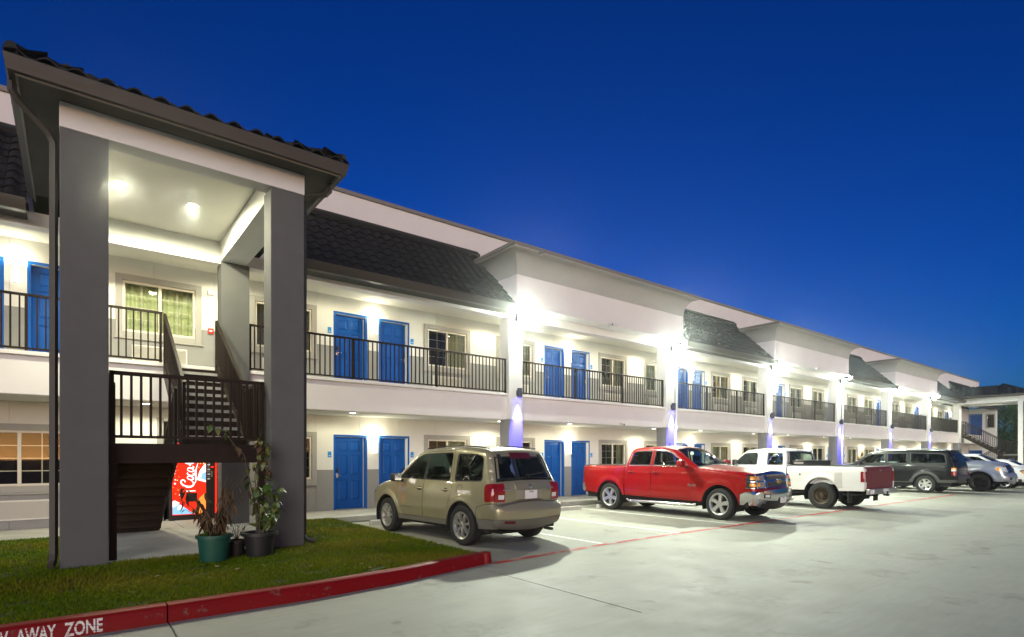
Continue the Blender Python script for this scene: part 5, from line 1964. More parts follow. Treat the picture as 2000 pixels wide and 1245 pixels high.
# ---------------------------------------------------------------- beige wagon (nearest)
beige = paint('paint_beige_metallic', (.33, .305, .19), .45, .36)
cladd = mat('lower_cladding_taupe', (.13, .125, .10), .55)
P = dict(
    profile=[(-2.12, .36), (-2.19, .40), (-2.24, .52), (-2.25, .66), (-2.235, .745), (-2.12, .765), (-2.105, .80), (-2.13, .95), (-2.115, 1.08), (-2.05, 1.18), (-1.90, 1.56), (-1.84, 1.68), (-1.74, 1.735), (-1.2, 1.785), (-.5, 1.79), (.05, 1.765), (.34, 1.70), (.62, 1.50), (.98, 1.20), (1.08, 1.145), (1.45, 1.09), (1.95, 1.0), (2.10, .93), (2.18, .80), (2.20, .62), (2.17, .45), (2.10, .34)],
    plan=[(-2.25, .80), (-2.1, .845), (-1.6, .895), (0, .905), (1.3, .89), (1.9, .84), (2.2, .74)],
    sect=[(.25, -.07), (.45, -.022), (.62, 0), (.85, .003), (1.0, -.012), (1.12, -.035), (1.4, -.11), (1.75, -.20)],
    lines=[(.60, .03, .006, -.85, .90)], flare=.030, flare_w=.085, belt=1.10,
    round=[(-2.3, .09), (-2.0, .10), (-1.0, .10), (.3, .10), (1.0, .07), (1.7, .12), (2.2, .22)],
    crown=[((-2.2, .45), .07), ((-2.24, .68), .08), ((-2.1, .9), .05), ((-2.0, 1.3), .05), ((-1.8, 1.7), .03), ((-.8, 1.79), .025), ((.3, 1.7), .05), ((.8, 1.3), .10), ((1.1, 1.14), .07), ((1.9, 1.0), .06), ((2.15, .8), .13), ((2.15, .45), .12)],
    sill=[(-2.2, .36), (-1.9, .34), (0, .33), (1.9, .32), (2.2, .34)],
    axles=[(-1.32, .37), (1.31, .37)], wheel_r=.365, arch_r=.435, paint=beige, under=.24,
    windows=[[(.86, 1.165), (.70, 1.30), (.28, 1.605), (.10, 1.665), (-.86, 1.69), (-.92, 1.15)], [(-1.05, 1.15), (-1.00, 1.67), (-1.60, 1.655), (-1.76, 1.60), (-1.83, 1.17)]],
    win_r=.07,
    glass=[[[(.80, 1.185), (.67, 1.30), (.27, 1.585), (.10, 1.645), (-.03, 1.65), (-.03, 1.175)], [(-.13, 1.175), (-.13, 1.655), (-.84, 1.67), (-.89, 1.175)]], [[(-1.08, 1.175), (-1.04, 1.65), (-1.59, 1.635), (-1.73, 1.585), (-1.795, 1.195)]]],
    glassmat=M['glass_suv'],
    zones=[dict(name='sill_cladding', poly=[(-.98, .30), (-.88, .415), (.92, .415), (1.02, .30)], mat=cladd, gap=False, off=.006),
           dict(name='front_door', poly=round_poly([(.93, .425), (.90, 1.16), (.74, 1.31), (.30, 1.64), (.10, 1.70), (-.065, 1.705), (-.08, 1.0), (-.04, .425)], .03, 2)),
           dict(name='rear_door', poly=round_poly([(-.045, .425), (-.085, 1.0), (-.07, 1.708), (-.90, 1.725), (-.985, 1.15), (-1.0, .98), (-.90, .74), (-.845, .425)], .03, 2)),
           dict(name='fuel_cap', poly=[(-1.235 + .085 * math.cos(2 * math.pi * k / 20), 1.01 + .085 * math.sin(2 * math.pi * k / 20)) for k in range(20)]),
           dict(name='rear_bumper', poly=[(-2.4, .52), (-2.4, .79), (-2.10, .79), (-1.90, .775), (-1.735, .72), (-1.735, .52)]),
           dict(name='rear_valance', poly=[(-2.4, .20), (-2.4, .513), (-1.69, .513), (-1.69, .20)], mat=cladd, gap=False, off=.004),
           dict(name='front_bumper', poly=[(2.4, .20), (2.4, .70), (1.80, .66), (1.72, .20)])],
    strip=[dict(name='rear_valance', a=(-2.12, .36), b=(-2.24, .52), mat=cladd), dict(name='rear_bumper', a=(-2.24, .523), b=(-2.22, .755)), dict(name='step_pad', a=(-2.22, .757), b=(-2.13, .765), mat=cladd),
           dict(name='tailgate', a=(-2.125, .768), b=(-2.06, 1.16)), dict(a=(-1.875, 1.60), b=(.30, 1.712)), dict(a=(1.03, 1.16), b=(1.08, 1.145), mat=M['blackplastic']), dict(name='hood', a=(1.085, 1.144), b=(2.08, .945)), dict(name='front_bumper', a=(2.083, .943), b=(2.10, .34))],
    screens=[dict(name='rear_window', a=(-2.03, 1.215), b=(-1.89, 1.575), margin=.075, mat=M['glass_suv']), dict(name='windscreen', a=(.335, 1.70), b=(1.0, 1.185), margin=.04, mat=M['glass_clear'])],
    cabin=(-1.85, .95), seats=[.15, -.75])
suv = Car('parked_wagon', 'beige sport wagon parked nose-in beside the lawn, rear towards the lot', 'car', (6.30, 9.92, 0), 94.5, P).body()
suv.wheels(dict(n=7, rim=.235, sw=(.045, .058), dish=.028, mat=ALU), steer=R_(-3))
for sg in (1, -1):
    suv.handle(.05, .985, sg, beige); suv.handle(-.82, .985, sg, beige)
    suv.mirror(.72, 1.10, sg, M['blackplastic'], (.16, .20, .17))
    # wrap-round tail lamp: side piece and rear piece
    m = MB(); suv.side_patch(m, round_poly([(-2.112, .83), (-2.12, .95), (-2.10, 1.14), (-1.95, 1.13), (-1.91, 1.08), (-1.945, .82)], .03), sg, .010, .02, .03)
    tl = m.build('tail_lamp', M['tailred'], suv.t, smooth=50, recalc=False)
    m = MB(); a, b = suv.near((-2.13, .82)), suv.near((-2.09, 1.13))
    ye = .735
    suv.strip(m, a, b, sg * .58 if sg > 0 else -.80, .80 if sg > 0 else -.58, .010, skirt=.02, ny=8)
    m.build('lamp_lens', M['tailred'], tl, smooth=50, recalc=False)
    m = MB(); suv.strip(m, suv.near((-2.12, .865)), suv.near((-2.13, .94)), .60 if sg > 0 else -.72, .72 if sg > 0 else -.60, .0135, nt=3, ny=4, skirt=.005)
    m.build('reversing_lens', M['lampwhite'], tl, smooth=50, recalc=False)
    m = MB(); suv.strip(m, suv.near((-2.215, .455)), suv.near((-2.232, .50)), .44 if sg > 0 else -.66, .66 if sg > 0 else -.44, .006, nt=2, ny=4, skirt=.006)
    m.build('rear_reflector', M['taildark'], suv.t, smooth=50, recalc=False)
    m = MB(); suv.side_patch(m, round_poly([(2.3, .76), (2.3, .96), (1.90, 1.0), (1.82, .93), (1.95, .80)], .03), sg, .008, .02, .04)
    m.build('headlamp', M['headlamp'], suv.t, smooth=50, recalc=False)
    m = MB(); suv.side_patch(m, [(.33, .585), (.33, .60), (.80, .60), (.80, .585)], sg, .004, .004, .05)
    m.build('badge_strip', cladd, suv.t, smooth=50, recalc=False)
# tailgate furniture
m = MB(); suv.strip(m, suv.near((-2.12, 1.02)), suv.near((-2.10, 1.10)), -.34, .34, .022, nt=3, ny=10, skirt=.03)
m.build('tailgate_handle_bar', beige, suv.t, smooth=40, recalc=False)
m = MB(); suv.strip(m, suv.near((-2.125, .86)), suv.near((-2.122, 1.012)), -.33, .33, .004, nt=3, ny=10, skirt=.005)
m.build('plate_recess', mat('paint_beige_shade', (.36, .33, .25), .5, .4), suv.t, smooth=40, recalc=False)
suv.plate(False, .93, '', 'TEXAS', x=-2.205)
m = MB().lathe([(0, -.006), (.045, -.004), (.05, .004)], 20, 'x', (-2.185, 0, 1.06)); emb = m.build('emblem', M['chrome'], suv.t, smooth=40)
def badge(car, txt, y, z, size, mt, front=False, dx=.004):
    t0 = car.near((car.pa[:, 0].max() if front else car.pa[:, 0].min() + .1, z))
    me = text_mesh(txt, size, .003, 'CENTER', bold=.001); me.materials.append(mt)
    p = car.strip_pt(t0, y, dx)
    x2 = car.strip_pt(t0, y - .05, dx); sl = math.atan2(x2[0] - p[0], .05)
    link('badge_lettering', me, car.t, p, (R_(90), 0, R_(90 if front else -90) - (sl if not front else sl) * -1))
badge(suv, 'mazda', .52, 1.0, .075, M['chrome'])
badge(suv, 'TRIBUTE', -.54, 1.0, .055, M['steel'])
m = MB(); suv.strip(m, suv.near((-1.90, 1.555)), suv.near((-1.85, 1.655)), -.25, .25, .014, nt=3, ny=8, skirt=.02)
m.build('high_brake_lamp', M['taildark'], suv.t, smooth=50, recalc=False)
for y in (-.50, .50):
    m = MB(); suv.strip(m, suv.near((-1.95, 1.47)), suv.near((-1.86, 1.64)), y - .035, y + .035, .014, nt=2, ny=2, skirt=.02)
    m.build('window_hinge', M['blackplastic'], suv.t, recalc=False)
p0 = suv.strip_pt(suv.near((-2.02, 1.23)), -.02, .03); p1 = suv.strip_pt(suv.near((-2.0, 1.29)), -.46, .03)
MB().obox(p0, p1, .02, .02).lathe([(0, -.03), (.03, -.03), (.035, .02)], 12, 'x', (p0[0], p0[1], p0[2])).build('rear_wiper', M['blackplastic'], suv.t)
MB().tube([(-2.0, -.55, .27), (-2.2, -.56, .26)], .028, 10, False).build('exhaust_pipe', M['steel'], suv.t, smooth=50)
for sg in (1, -1):                                        # roof ditch mouldings
    m = MB()
    pts = []
    for i in range(16):
        t0 = suv.near((-1.72, 1.74)); t1 = suv.near((.2, 1.73))
        q = suv.strip_pt(t0 + (t1 - t0) * i / 15, 0)
        pts.append((q[0], sg * .58, q[2] - .004))
    m.tube(pts, .012, 6); m.build('roof_moulding', M['blackplastic'], suv.t, smooth=60)

# ---------------------------------------------------------------- red crew-cab pickup
red = paint('paint_red', (.27, .001, .002), .0, .3, .5)
P = dict(
    profile=[(-2.92, .50), (-2.99, .52), (-3.02, .62), (-3.02, .78), (-2.97, .82), (-2.965, 1.26), (-2.94, 1.325), (-2.88, 1.335), (-1.40, 1.345), (-1.255, 1.345), (-1.245, 1.37), (-1.16, 1.72), (-1.09, 1.82), (-.92, 1.87), (-.3, 1.895), (.15, 1.87), (.38, 1.81), (.85, 1.50), (1.12, 1.345), (1.22, 1.315), (1.7, 1.285), (2.4, 1.225), (2.62, 1.19), (2.70, 1.14), (2.735, .95), (2.745, .81), (2.765, .795), (2.83, .79), (2.845, .775), (2.85, .72), (2.845, .56), (2.79, .46), (2.70, .36)],
    plan=[(-3.02, .95), (-2.5, .985), (0, 1.0), (1.9, .99), (2.4, .96), (2.7, .92), (2.85, .88)],
    sect=[(.3, -.08), (.5, -.025), (.7, 0), (.95, .004), (1.2, -.012), (1.33, -.035), (1.6, -.12), (1.9, -.22)],
    lines=[(.72, .05, -.008, -1.1, 1.2), (1.16, .05, .008, -2.9, 2.6)], flare=.022, flare_w=.13, belt=1.33,
    round=[(-3.1, .07), (-2.8, .05), (-1.35, .05), (-1.2, .09), (.2, .11), (1.1, .08), (2.2, .10), (2.6, .16), (2.85, .16)],
    crown=[((-2.95, .55), .06), ((-3.0, .7), .06), ((-2.96, 1.0), .015), ((-2.0, 1.34), .0), ((-1.2, 1.5), .04), ((-.4, 1.89), .03), ((.3, 1.83), .06), ((.8, 1.5), .12), ((1.2, 1.31), .07), ((2.5, 1.2), .06), ((2.72, 1.0), .10), ((2.83, .65), .12), ((2.75, .4), .10)],
    sill=[(-3.0, .55), (-2.4, .50), (0, .46), (2.3, .42), (2.8, .40)],
    axles=[(-1.83, .41), (1.815, .41)], wheel_r=.405, arch_r=.485, paint=red, under=.32,
    windows=[[(.86, 1.365), (.62, 1.52), (.28, 1.745), (.14, 1.775), (-.24, 1.785), (-.24, 1.365)], [(-.34, 1.365), (-.34, 1.785), (-.92, 1.765), (-1.02, 1.70), (-1.10, 1.365)]],
    win_r=.05,
    glass=[[[(.80, 1.385), (.60, 1.52), (.27, 1.725), (.14, 1.755), (-.22, 1.765), (-.22, 1.385)]], [[(-.36, 1.385), (-.36, 1.765), (-.91, 1.745), (-1.0, 1.69), (-1.075, 1.385)]]],
    glassmat=[[M['glass_suv']], [M['glass_dark']]],
    zones=[dict(name='front_door', poly=round_poly([(.99, .50), (.99, 1.33), (.88, 1.40), (.62, 1.57), (.30, 1.79), (.14, 1.815), (-.28, 1.825), (-.295, 1.3), (-.295, .50)], .03, 2)),
           dict(name='rear_door', poly=round_poly([(-.30, .50), (-.30, 1.3), (-.285, 1.827), (-.94, 1.805), (-1.05, 1.73), (-1.135, 1.36), (-1.17, .98), (-1.15, .50)], .03, 2)),
           dict(name='bed_gap', poly=[(-1.275, .3), (-1.275, 1.5), (-1.248, 1.5), (-1.248, .3)], mat=M['dark'], gap=False, off=-.03),
           dict(name='front_bumper', poly=[(2.9, .30), (2.9, .755), (2.50, .745), (2.36, .68), (2.33, .30)], mat=M['chrome']),
           dict(name='rear_bumper', poly=[(-3.1, .4), (-3.1, .80), (-2.86, .80), (-2.83, .4)], mat=M['chrome'])],
    strip=[dict(name='rear_bumper', a=(-2.92, .50), b=(-2.98, .815), mat=M['chrome']), dict(name='tailgate', a=(-2.97, .82), b=(-2.88, 1.334)), dict(a=(-1.25, 1.36), b=(-1.23, 1.42)), dict(a=(-1.14, 1.75), b=(.36, 1.818)),
           dict(a=(1.16, 1.335), b=(1.22, 1.315), mat=M['blackplastic']), dict(name='hood', a=(1.225, 1.314), b=(2.64, 1.185)), dict(name='grille_panel', a=(2.645, 1.183), b=(2.744, .80), mat=M['lampdark']), dict(a=(2.745, .80), b=(2.842, .772)), dict(name='front_bumper', a=(2.843, .770), b=(2.83, .55), mat=M['chrome']), dict(name='front_valance', a=(2.829, .548), b=(2.70, .36), mat=M['blackplastic'])],
    screens=[dict(name='rear_window', a=(-1.225, 1.43), b=(-1.145, 1.735), margin=.12, mat=M['glass_dark']), dict(name='windscreen', a=(.375, 1.813), b=(1.13, 1.345), margin=.045, mat=M['glass_clear'])],
    cabin=(-1.12, 1.05), seats=[.30, -.62])
rt = Car('parked_pickup', 'bright red crew-cab pickup with chrome grille parked nose-out', 'pickup truck', (13.86, 9.80, 0), -89.0, P).body()
rt.wheels(dict(n=5, rim=.268, sw=(.075, .115), dish=.03, mat=ALU, hub=.09), width=.27, steer=R_(-4))
def bed(car, x0, x1, rail, floor, m, inner, cap=True):
    we = min(float(car.W([(x, rail - .002)])[0]) for x in (x0 + .1, (x0 + x1) / 2)) - .0
    w0 = we - .06
    B = MB()
    for sg in (1, -1):
        a, b = sg * w0, sg * (w0 - .07)
        B.box(x0, x1, min(a, b), max(a, b), floor, rail - .006)
    B.box(x1 - .05, x1, -w0 + .071, w0 - .071, floor, rail - .008)
    B.box(x0, x0 + .06, -w0 + .071, w0 - .071, floor, rail - .008)
    B.box(x0, x1, -w0, w0, floor - .04, floor)
    bo = B.build('bed', inner, car.t)
    for sg in (1, -1):
        y0_, y1_ = sg * (w0 - .08), sg * (we + .004)
        MB().bbox(x0 + .01, x1 - .01, min(y0_, y1_), max(y0_, y1_), rail - .004, rail + .014, .006).build('bed_rail_cap', M['blackplastic'] if cap else m, bo)
    return bo, w0
bo, w0 = bed(rt, -2.90, -1.28, 1.342, .85, red, red)
MB().bbox(-2.88, -1.29, -w0 + .03, w0 - .03, 1.335, 1.362, .012).build('bed_cover', M['blackplastic'], bo)
for sg in (1, -1):
    rt.handle(-.12, 1.17, sg, red, .2); rt.handle(-1.0, 1.17, sg, red, .2)
    rt.mirror(.80, 1.32, sg, red, (.15, .24, .20))
    m = MB(); rt.side_patch(m, round_poly([(-2.962, .93), (-2.958, 1.28), (-2.86, 1.28), (-2.84, .93)], .02), sg, .012, .03, .03)
    m.build('tail_lamp', M['tailred'], rt.t, smooth=50, recalc=False)
    # running board tube
    w = .98
    MB().tube([(-1.15, sg * w, .36), (-1.05, sg * (w + .03), .33), (1.05, sg * (w + .03), .33), (1.15, sg * w, .36)], .04, 10).build('running_board', M['chrome'], rt.t, smooth=60)
    for x in (-.9, 0, .9): MB().obox((x, sg * .6, .42), (x, sg * (w + .02), .34), .06, .03).build('running_board_bracket', M['blackplastic'], rt.t)
    # badge on the door, belt moulding
    m = MB(); rt.side_patch(m, [(-1.09, 1.345), (-1.09, 1.36), (.93, 1.36), (.93, 1.345)], sg, .006, .01, .06); m.build('belt_moulding', M['chrome'], rt.t, smooth=50, recalc=False)
    me = text_mesh('TEXAS', .085, .002, 'LEFT', bold=.003, shear=.1); me.materials.append(M['chrome'])
    yb = float(rt.W([(.75, .86)])[0]) + .004
    link('badge_lettering', me, rt.t, (.90 if sg < 0 else .48, sg * yb, .83), (R_(90), 0, R_(0 if sg < 0 else 180) if False else (R_(180) if sg > 0 else 0)))
    # stacked headlamps wrapping the corner
    sgn = lambda a, b: (a, b) if sg > 0 else (-b, -a)
    for za, zb in ((1.010, 1.155), (.845, .985)):
        hb = MB(); rt.side_patch(hb, round_poly([(2.735, za), (2.695, zb), (2.53, zb), (2.50, za)], .012), sg, .006, .02, .03)
        ho = hb.build('headlamp', M['lampdark'], rt.t, smooth=50, recalc=False)
        y0_, y1_ = sgn(.56, .83)
        m = MB(); rt.strip(m, rt.near((2.74, za)), rt.near((2.70, zb)), y0_, y1_, .012, nt=3, ny=6, skirt=.02); m.build('lamp_lens', M['headlamp'], ho, smooth=50, recalc=False)
        m = MB(); rt.side_patch(m, round_poly([(2.735, za + .03), (2.70, zb - .03), (2.60, zb - .03), (2.60, za + .03)], .01), sg, .012, .01, .03); m.build('indicator', M['amber'], ho, smooth=50, recalc=False)
        y0_, y1_ = sgn(.735, .85)
        m = MB(); rt.strip(m, rt.near((2.735, za + .03)), rt.near((2.705, zb - .03)), y0_, y1_, .0165, nt=2, ny=4, skirt=.006); m.build('indicator', M['amber'], ho, smooth=50, recalc=False)
        y0_, y1_ = sgn(.50, .56)
    # chrome uprights and lamp surrounds
    for (ya, yb_) in ((.49, .53), (.845, .862)):
        y0_, y1_ = sgn(ya, yb_)
        m = MB(); rt.strip(m, rt.near((2.745, .825)), rt.near((2.69, 1.165)), y0_, y1_, .024, nt=6, ny=3, skirt=.03); m.build('grille_upright', M['chrome'], rt.t, smooth=50, recalc=False)
    for z in (.835, .995, 1.160):
        m = MB(); rt.side_patch(m, [(2.70, z - .008), (2.70, z + .008), (2.49, z + .008), (2.49, z - .008)], sg, .012, .02, .05); m.build('lamp_surround', M['chrome'], rt.t, smooth=50, recalc=False)
        y0_, y1_ = sgn(.56, .86)
        m = MB(); rt.strip(m, rt.near((2.75, z - .008)), rt.near((2.70, z + .008)), y0_, y1_, .020, nt=1, ny=6, skirt=.02); m.build('lamp_surround', M['chrome'], rt.t, smooth=50, recalc=False)
    y0_, y1_ = sgn(.50, .72)
    m = MB(); rt.strip(m, rt.near((2.838, .60)), rt.near((2.838, .70)), y0_, y1_, .006, nt=2, ny=5, skirt=.01); fo = m.build('fog_lamp_bezel', M['blackplastic'], rt.t, smooth=50, recalc=False)
    y0_, y1_ = sgn(.54, .68)
    m = MB(); rt.strip(m, rt.near((2.838, .62)), rt.near((2.838, .68)), y0_, y1_, .010, nt=2, ny=5, skirt=.01); m.build('fog_lamp', M['lampwhite'], fo, smooth=50, recalc=False)
    # lower corners of the chrome bumper reaching down beside the valance
    y0_, y1_ = sgn(.62, .89)
    m = MB(); rt.strip(m, rt.near((2.80, .47)), rt.near((2.832, .56)), y0_, y1_, .008, nt=3, ny=6, skirt=.02); m.build('bumper_corner', M['chrome'], rt.t, smooth=50, recalc=False)
for za, zb, off in ((1.150, 1.174, .03), (.978, 1.019, .030), (.812, .836, .03)):
    m = MB(); rt.strip(m, rt.near((2.75, za)), rt.near((2.69, zb)), -.56 if off == .03 else -.5, .56, off, nt=3, ny=14, skirt=.035); m.build('grille_bar', M['chrome'], rt.t, smooth=50, recalc=False)
m = MB(); rt.strip(m, rt.near((2.74, .993)), rt.near((2.735, 1.004)), -.88, .88, .034, nt=1, ny=16, skirt=.01); m.build('grille_bar', M['blackplastic'], rt.t, smooth=50, recalc=False)
# wire mesh in the two grille openings
mesh_ = MB()
for za, zb in ((1.022, 1.135), (.845, .975)):
    t0, t1 = rt.near((2.75, za)), rt.near((2.69, zb))
    n = 14
    for row in range(3):
        for i in range(n):
            for q in (0, 1):
                ya = -.47 + .94 * (i + (.5 if row % 2 else 0)) / n; yb_ = ya + .94 / n * .5
                u0, u1 = row / 3, (row + 1) / 3
                pa = rt.strip_pt(t0 + (t1 - t0) * u0, ya if q == 0 else ya + .94 / n, .014); pb = rt.strip_pt(t0 + (t1 - t0) * u1, min(yb_, .47), .014)
                mesh_.obox(pa, pb, .010, .010)
mesh_.build('grille_mesh', mat('grille_mesh_dark_chrome', (.22, .22, .23), .4, metal=.8), rt.t)
# gold bow-tie emblem
em = MB()
tq = rt.near((2.737, .998))
x0 = rt.strip_pt(tq, 0, .045)[0]
bt = [(-.135, -.030), (-.115, .030), (-.045, .030), (-.045, .052), (.06, .052), (.06, .030), (.135, .030), (.115, -.030), (.045, -.030), (.045, -.052), (-.06, -.052), (-.06, -.030)]
em.prism([(q[0] * .85, .998 + q[1] * .9) for q in bt], x0 - .02, x0 + .012, 'x')
eo = em.build('emblem', mat('emblem_gold', (.75, .50, .12), .25, metal=.9), rt.t)
em = MB().prism([(q[0] * .95, .998 + q[1] * 1.1) for q in bt], x0 - .022, x0 + .004, 'x'); em.build('emblem_rim', M['chrome'], eo)
rt.plate(True, .54, 'BKH 4271' if False else '', 'TEXAS', x=2.972, y=.0)
MB().lathe([(.0, .10), (.012, .09), (.03, .0)], 12, 'z', (-.35, 0, 1.905)).build('roof_antenna', M['blackplastic'], rt.t, smooth=50)
# wipers
for y in (-.55, .1):
    a = rt.strip_pt(rt.near((1.10, 1.36)), y, .02); b = rt.strip_pt(rt.near((1.02, 1.40)), y + .6, .02)
    MB().obox(a, b, .018, .018).build('wiper', M['blackplastic'], rt.t)

# ---------------------------------------------------------------- older white extended-cab pickup
white = paint('paint_white_old', (.72, .72, .69), 0, .4, .5, (1.2, .05))
maroon = mat('tailgate_maroon', (.135, .022, .026), .5)
P = dict(
    profile=[(-2.93, .58), (-2.95, .70), (-2.95, 1.20), (-2.93, 1.295), (-2.88, 1.31), (-.75, 1.315), (-.60, 1.315), (-.59, 1.34), (-.545, 1.68), (-.50, 1.80), (-.36, 1.855), (.3, 1.875), (.80, 1.85), (.98, 1.80), (1.30, 1.50), (1.48, 1.31), (1.55, 1.27), (2.2, 1.21), (2.85, 1.15), (2.95, 1.10), (2.98, .80), (3.03, .75), (3.05, .60), (3.0, .50)],
    plan=[(-2.95, .985), (-2.0, .995), (1.5, .99), (2.6, .965), (3.05, .93)],
    sect=[(.4, -.05), (.55, -.02), (.72, 0), (.95, .010), (1.12, .004), (1.25, -.01), (1.31, -.018), (1.55, -.075), (1.86, -.15)],
    lines=[(1.155, .022, .006, -2.9, 2.9), (.80, .022, -.005, -2.9, 2.9)], flare=.030, flare_w=.11, belt=1.30,
    round=[(-3, .045), (-2.5, .045), (-.7, .045), (-.5, .08), (.5, .10), (1.4, .06), (2.4, .07), (3.0, .10)],
    crown=[((-2.95, .7), .0), ((-2.95, 1.2), .01), ((-1.5, 1.315), .0), ((-.58, 1.5), .02), ((.2, 1.87), .03), ((.95, 1.8), .05), ((1.35, 1.4), .07), ((1.6, 1.26), .04), ((2.9, 1.12), .05), ((2.98, .9), .04), ((3.04, .65), .05)],
    sill=[(-3, .60), (-1, .56), (0, .52), (3, .50)],
    axles=[(-1.72, .44), (1.85, .44)], wheel_r=.41, arch_r=.53, paint=white, under=.40,
    windows=[[(1.38, 1.335), (1.28, 1.44), (.98, 1.735), (.52, 1.755), (.46, 1.70), (.46, 1.335)], [(.10, 1.335), (.12, 1.755), (-.40, 1.735), (-.45, 1.68), (-.47, 1.335)]],
    win_r=.06,
    glass=[[[(1.33, 1.36), (1.24, 1.45), (.97, 1.71), (.54, 1.73), (.49, 1.69), (.49, 1.36)]], [[(.075, 1.36), (.09, 1.73), (-.38, 1.71), (-.42, 1.67), (-.44, 1.36)]]],
    glassmat=M['glass_clear'],
    zones=[dict(name='front_door', poly=round_poly([(1.46, .58), (1.46, 1.31), (1.34, 1.43), (1.03, 1.765), (.42, 1.80), (.385, 1.3), (.385, .58)], .03, 2)),
           dict(name='bed_gap', poly=[(-.625, .4), (-.625, 1.5), (-.598, 1.5), (-.598, .4)], mat=M['dark'], gap=False, off=-.03),
           dict(name='filler_door', poly=round_poly([(-2.34, .66), (-2.34, 1.13), (-2.12, 1.13), (-2.12, .66)], .02, 2), mat=mat('paint_grey_patch', (.50, .50, .46), .6), gap=False, off=.002)],
    strip=[dict(name='tailgate', a=(-2.94, .66), b=(-2.90, 1.305), mat=maroon), dict(a=(-.59, 1.33), b=(-.585, 1.37)), dict(a=(-.505, 1.78), b=(.96, 1.81)), dict(a=(1.49, 1.30), b=(1.55, 1.27), mat=M['blackplastic']),
           dict(name='hood', a=(1.555, 1.268), b=(2.93, 1.115)), dict(name='grille', a=(2.935, 1.11), b=(2.98, .80), mat=M['blackplastic']), dict(name='front_bumper', a=(2.985, .79), b=(3.0, .50), mat=M['chrome'])],
    screens=[dict(name='rear_window', a=(-.58, 1.40), b=(-.515, 1.755), margin=.10, mat=M['glass_suv'], seal=M['blackplastic']), dict(name='windscreen', a=(.985, 1.795), b=(1.46, 1.33), margin=.04)],
    cabin=(-.48, 1.38), seats=[.62, -.12])
wt = Car('parked_pickup', 'old white extended-cab pickup with a mismatched maroon tailgate', 'pickup truck', (19.35, 9.42, 0), 86.0, P).body()
wt.wheels(dict(n=0, rim=.245, sw=0, dish=.085, mat=RUST, inset=.0), width=.30)
bo, w0 = bed(wt, -2.90, -.63, 1.316, .80, white, white, True)
MB().bbox(-1.12, -.68, -w0 + .09, w0 - .09, .95, 1.47, .02).build('toolbox', M['blackplastic'], bo)
MB().bbox(-1.14, -.66, -w0 + .02, w0 - .02, 1.475, 1.50, .01).build('toolbox_lid', M['blackplastic'], bo)
MB().box(-1.05, -.75, w0 - .0895, w0 - .088, 1.38, 1.44).build('toolbox_label', M['steel'], bo)
for sg in (1, -1):
    wt.handle(.55, 1.10, sg, M['blackplastic'], .15); wt.mirror(1.20, 1.30, sg, M['blackplastic'], (.10, .20, .22))
    m = MB(); wt.side_patch(m, [(-2.948, .86), (-2.948, 1.17), (-2.86, 1.17), (-2.86, .86)], sg, .012, .03, .04); tl = m.build('tail_lamp', M['tailred'], wt.t, smooth=50, recalc=False)
    a, b = (.80, .925) if sg > 0 else (-.925, -.80)
    m = MB(); wt.strip(m, wt.near((-2.95, .86)), wt.near((-2.95, 1.17)), a, b, .014, nt=2, ny=3, skirt=.02); m.build('lamp_lens', M['tailred'], tl, smooth=50, recalc=False)
    a, b = (.79, .985) if sg > 0 else (-.985, -.79)
    m = MB(); wt.strip(m, wt.near((-2.94, .64)), wt.near((-2.90, 1.304)), (lambda u: .85) if sg > 0 else None, None if sg > 0 else (lambda u: -.85), .006, nt=8, ny=3); m.build('bed_corner', white, wt.t, smooth=50, recalc=False)
    MB().bbox(-2.50, -2.46, sg * .70, sg * .95, .22, .60, .006).build('mud_flap', M['rubber'], wt.t)
    MB().lathe([(0, .008), (.028, .006), (.032, 0)], 14, 'y', (-1.05, sg * (float(wt.W([(-1.05, 1.05)])[0])) if sg > 0 else -float(wt.W([(-1.05, 1.05)])[0]) - .008, 1.05)).build('filler_cap', M['blackplastic'], wt.t)
m = MB(); m.bbox(-3.06, -2.96, -.90, .90, .50, .66, .012); bm_ = m.build('rear_bumper', M['steel'], wt.t)
MB().bbox(-3.068, -3.058, .62, .86, .52, .64, .003).build('bumper_sticker', M['signwhite'], bm_)
MB().bbox(-3.068, -3.058, -.30, .02, .51, .65, .003).build('licence_plate', M['plate'], bm_)
MB().bbox(-3.20, -3.06, -.05, .05, .44, .50, .01).lathe([(0, .585), (.03, .57), (.03, .54), (.015, .50)], 12, 'z', (-3.16, 0, 0)).build('tow_hitch', M['blackplastic'], bm_)
MB().bbox(-2.978, -2.956, -.05, .05, 1.18, 1.215, .006).build('tailgate_handle', M['steel'], wt.t)
for z in (.80, .93, 1.10): 
    m = MB(); wt.strip(m, wt.near((-2.95, z)), wt.near((-2.95, z + .008)), -.80, .80, .004, nt=1, ny=4, skirt=.004); m.build('tailgate_rib', maroon, wt.t, recalc=False)
MB().bbox(-.50, -.44, -.13, .13, 1.858, 1.885, .01).build('high_brake_lamp', M['taildark'], wt.t)

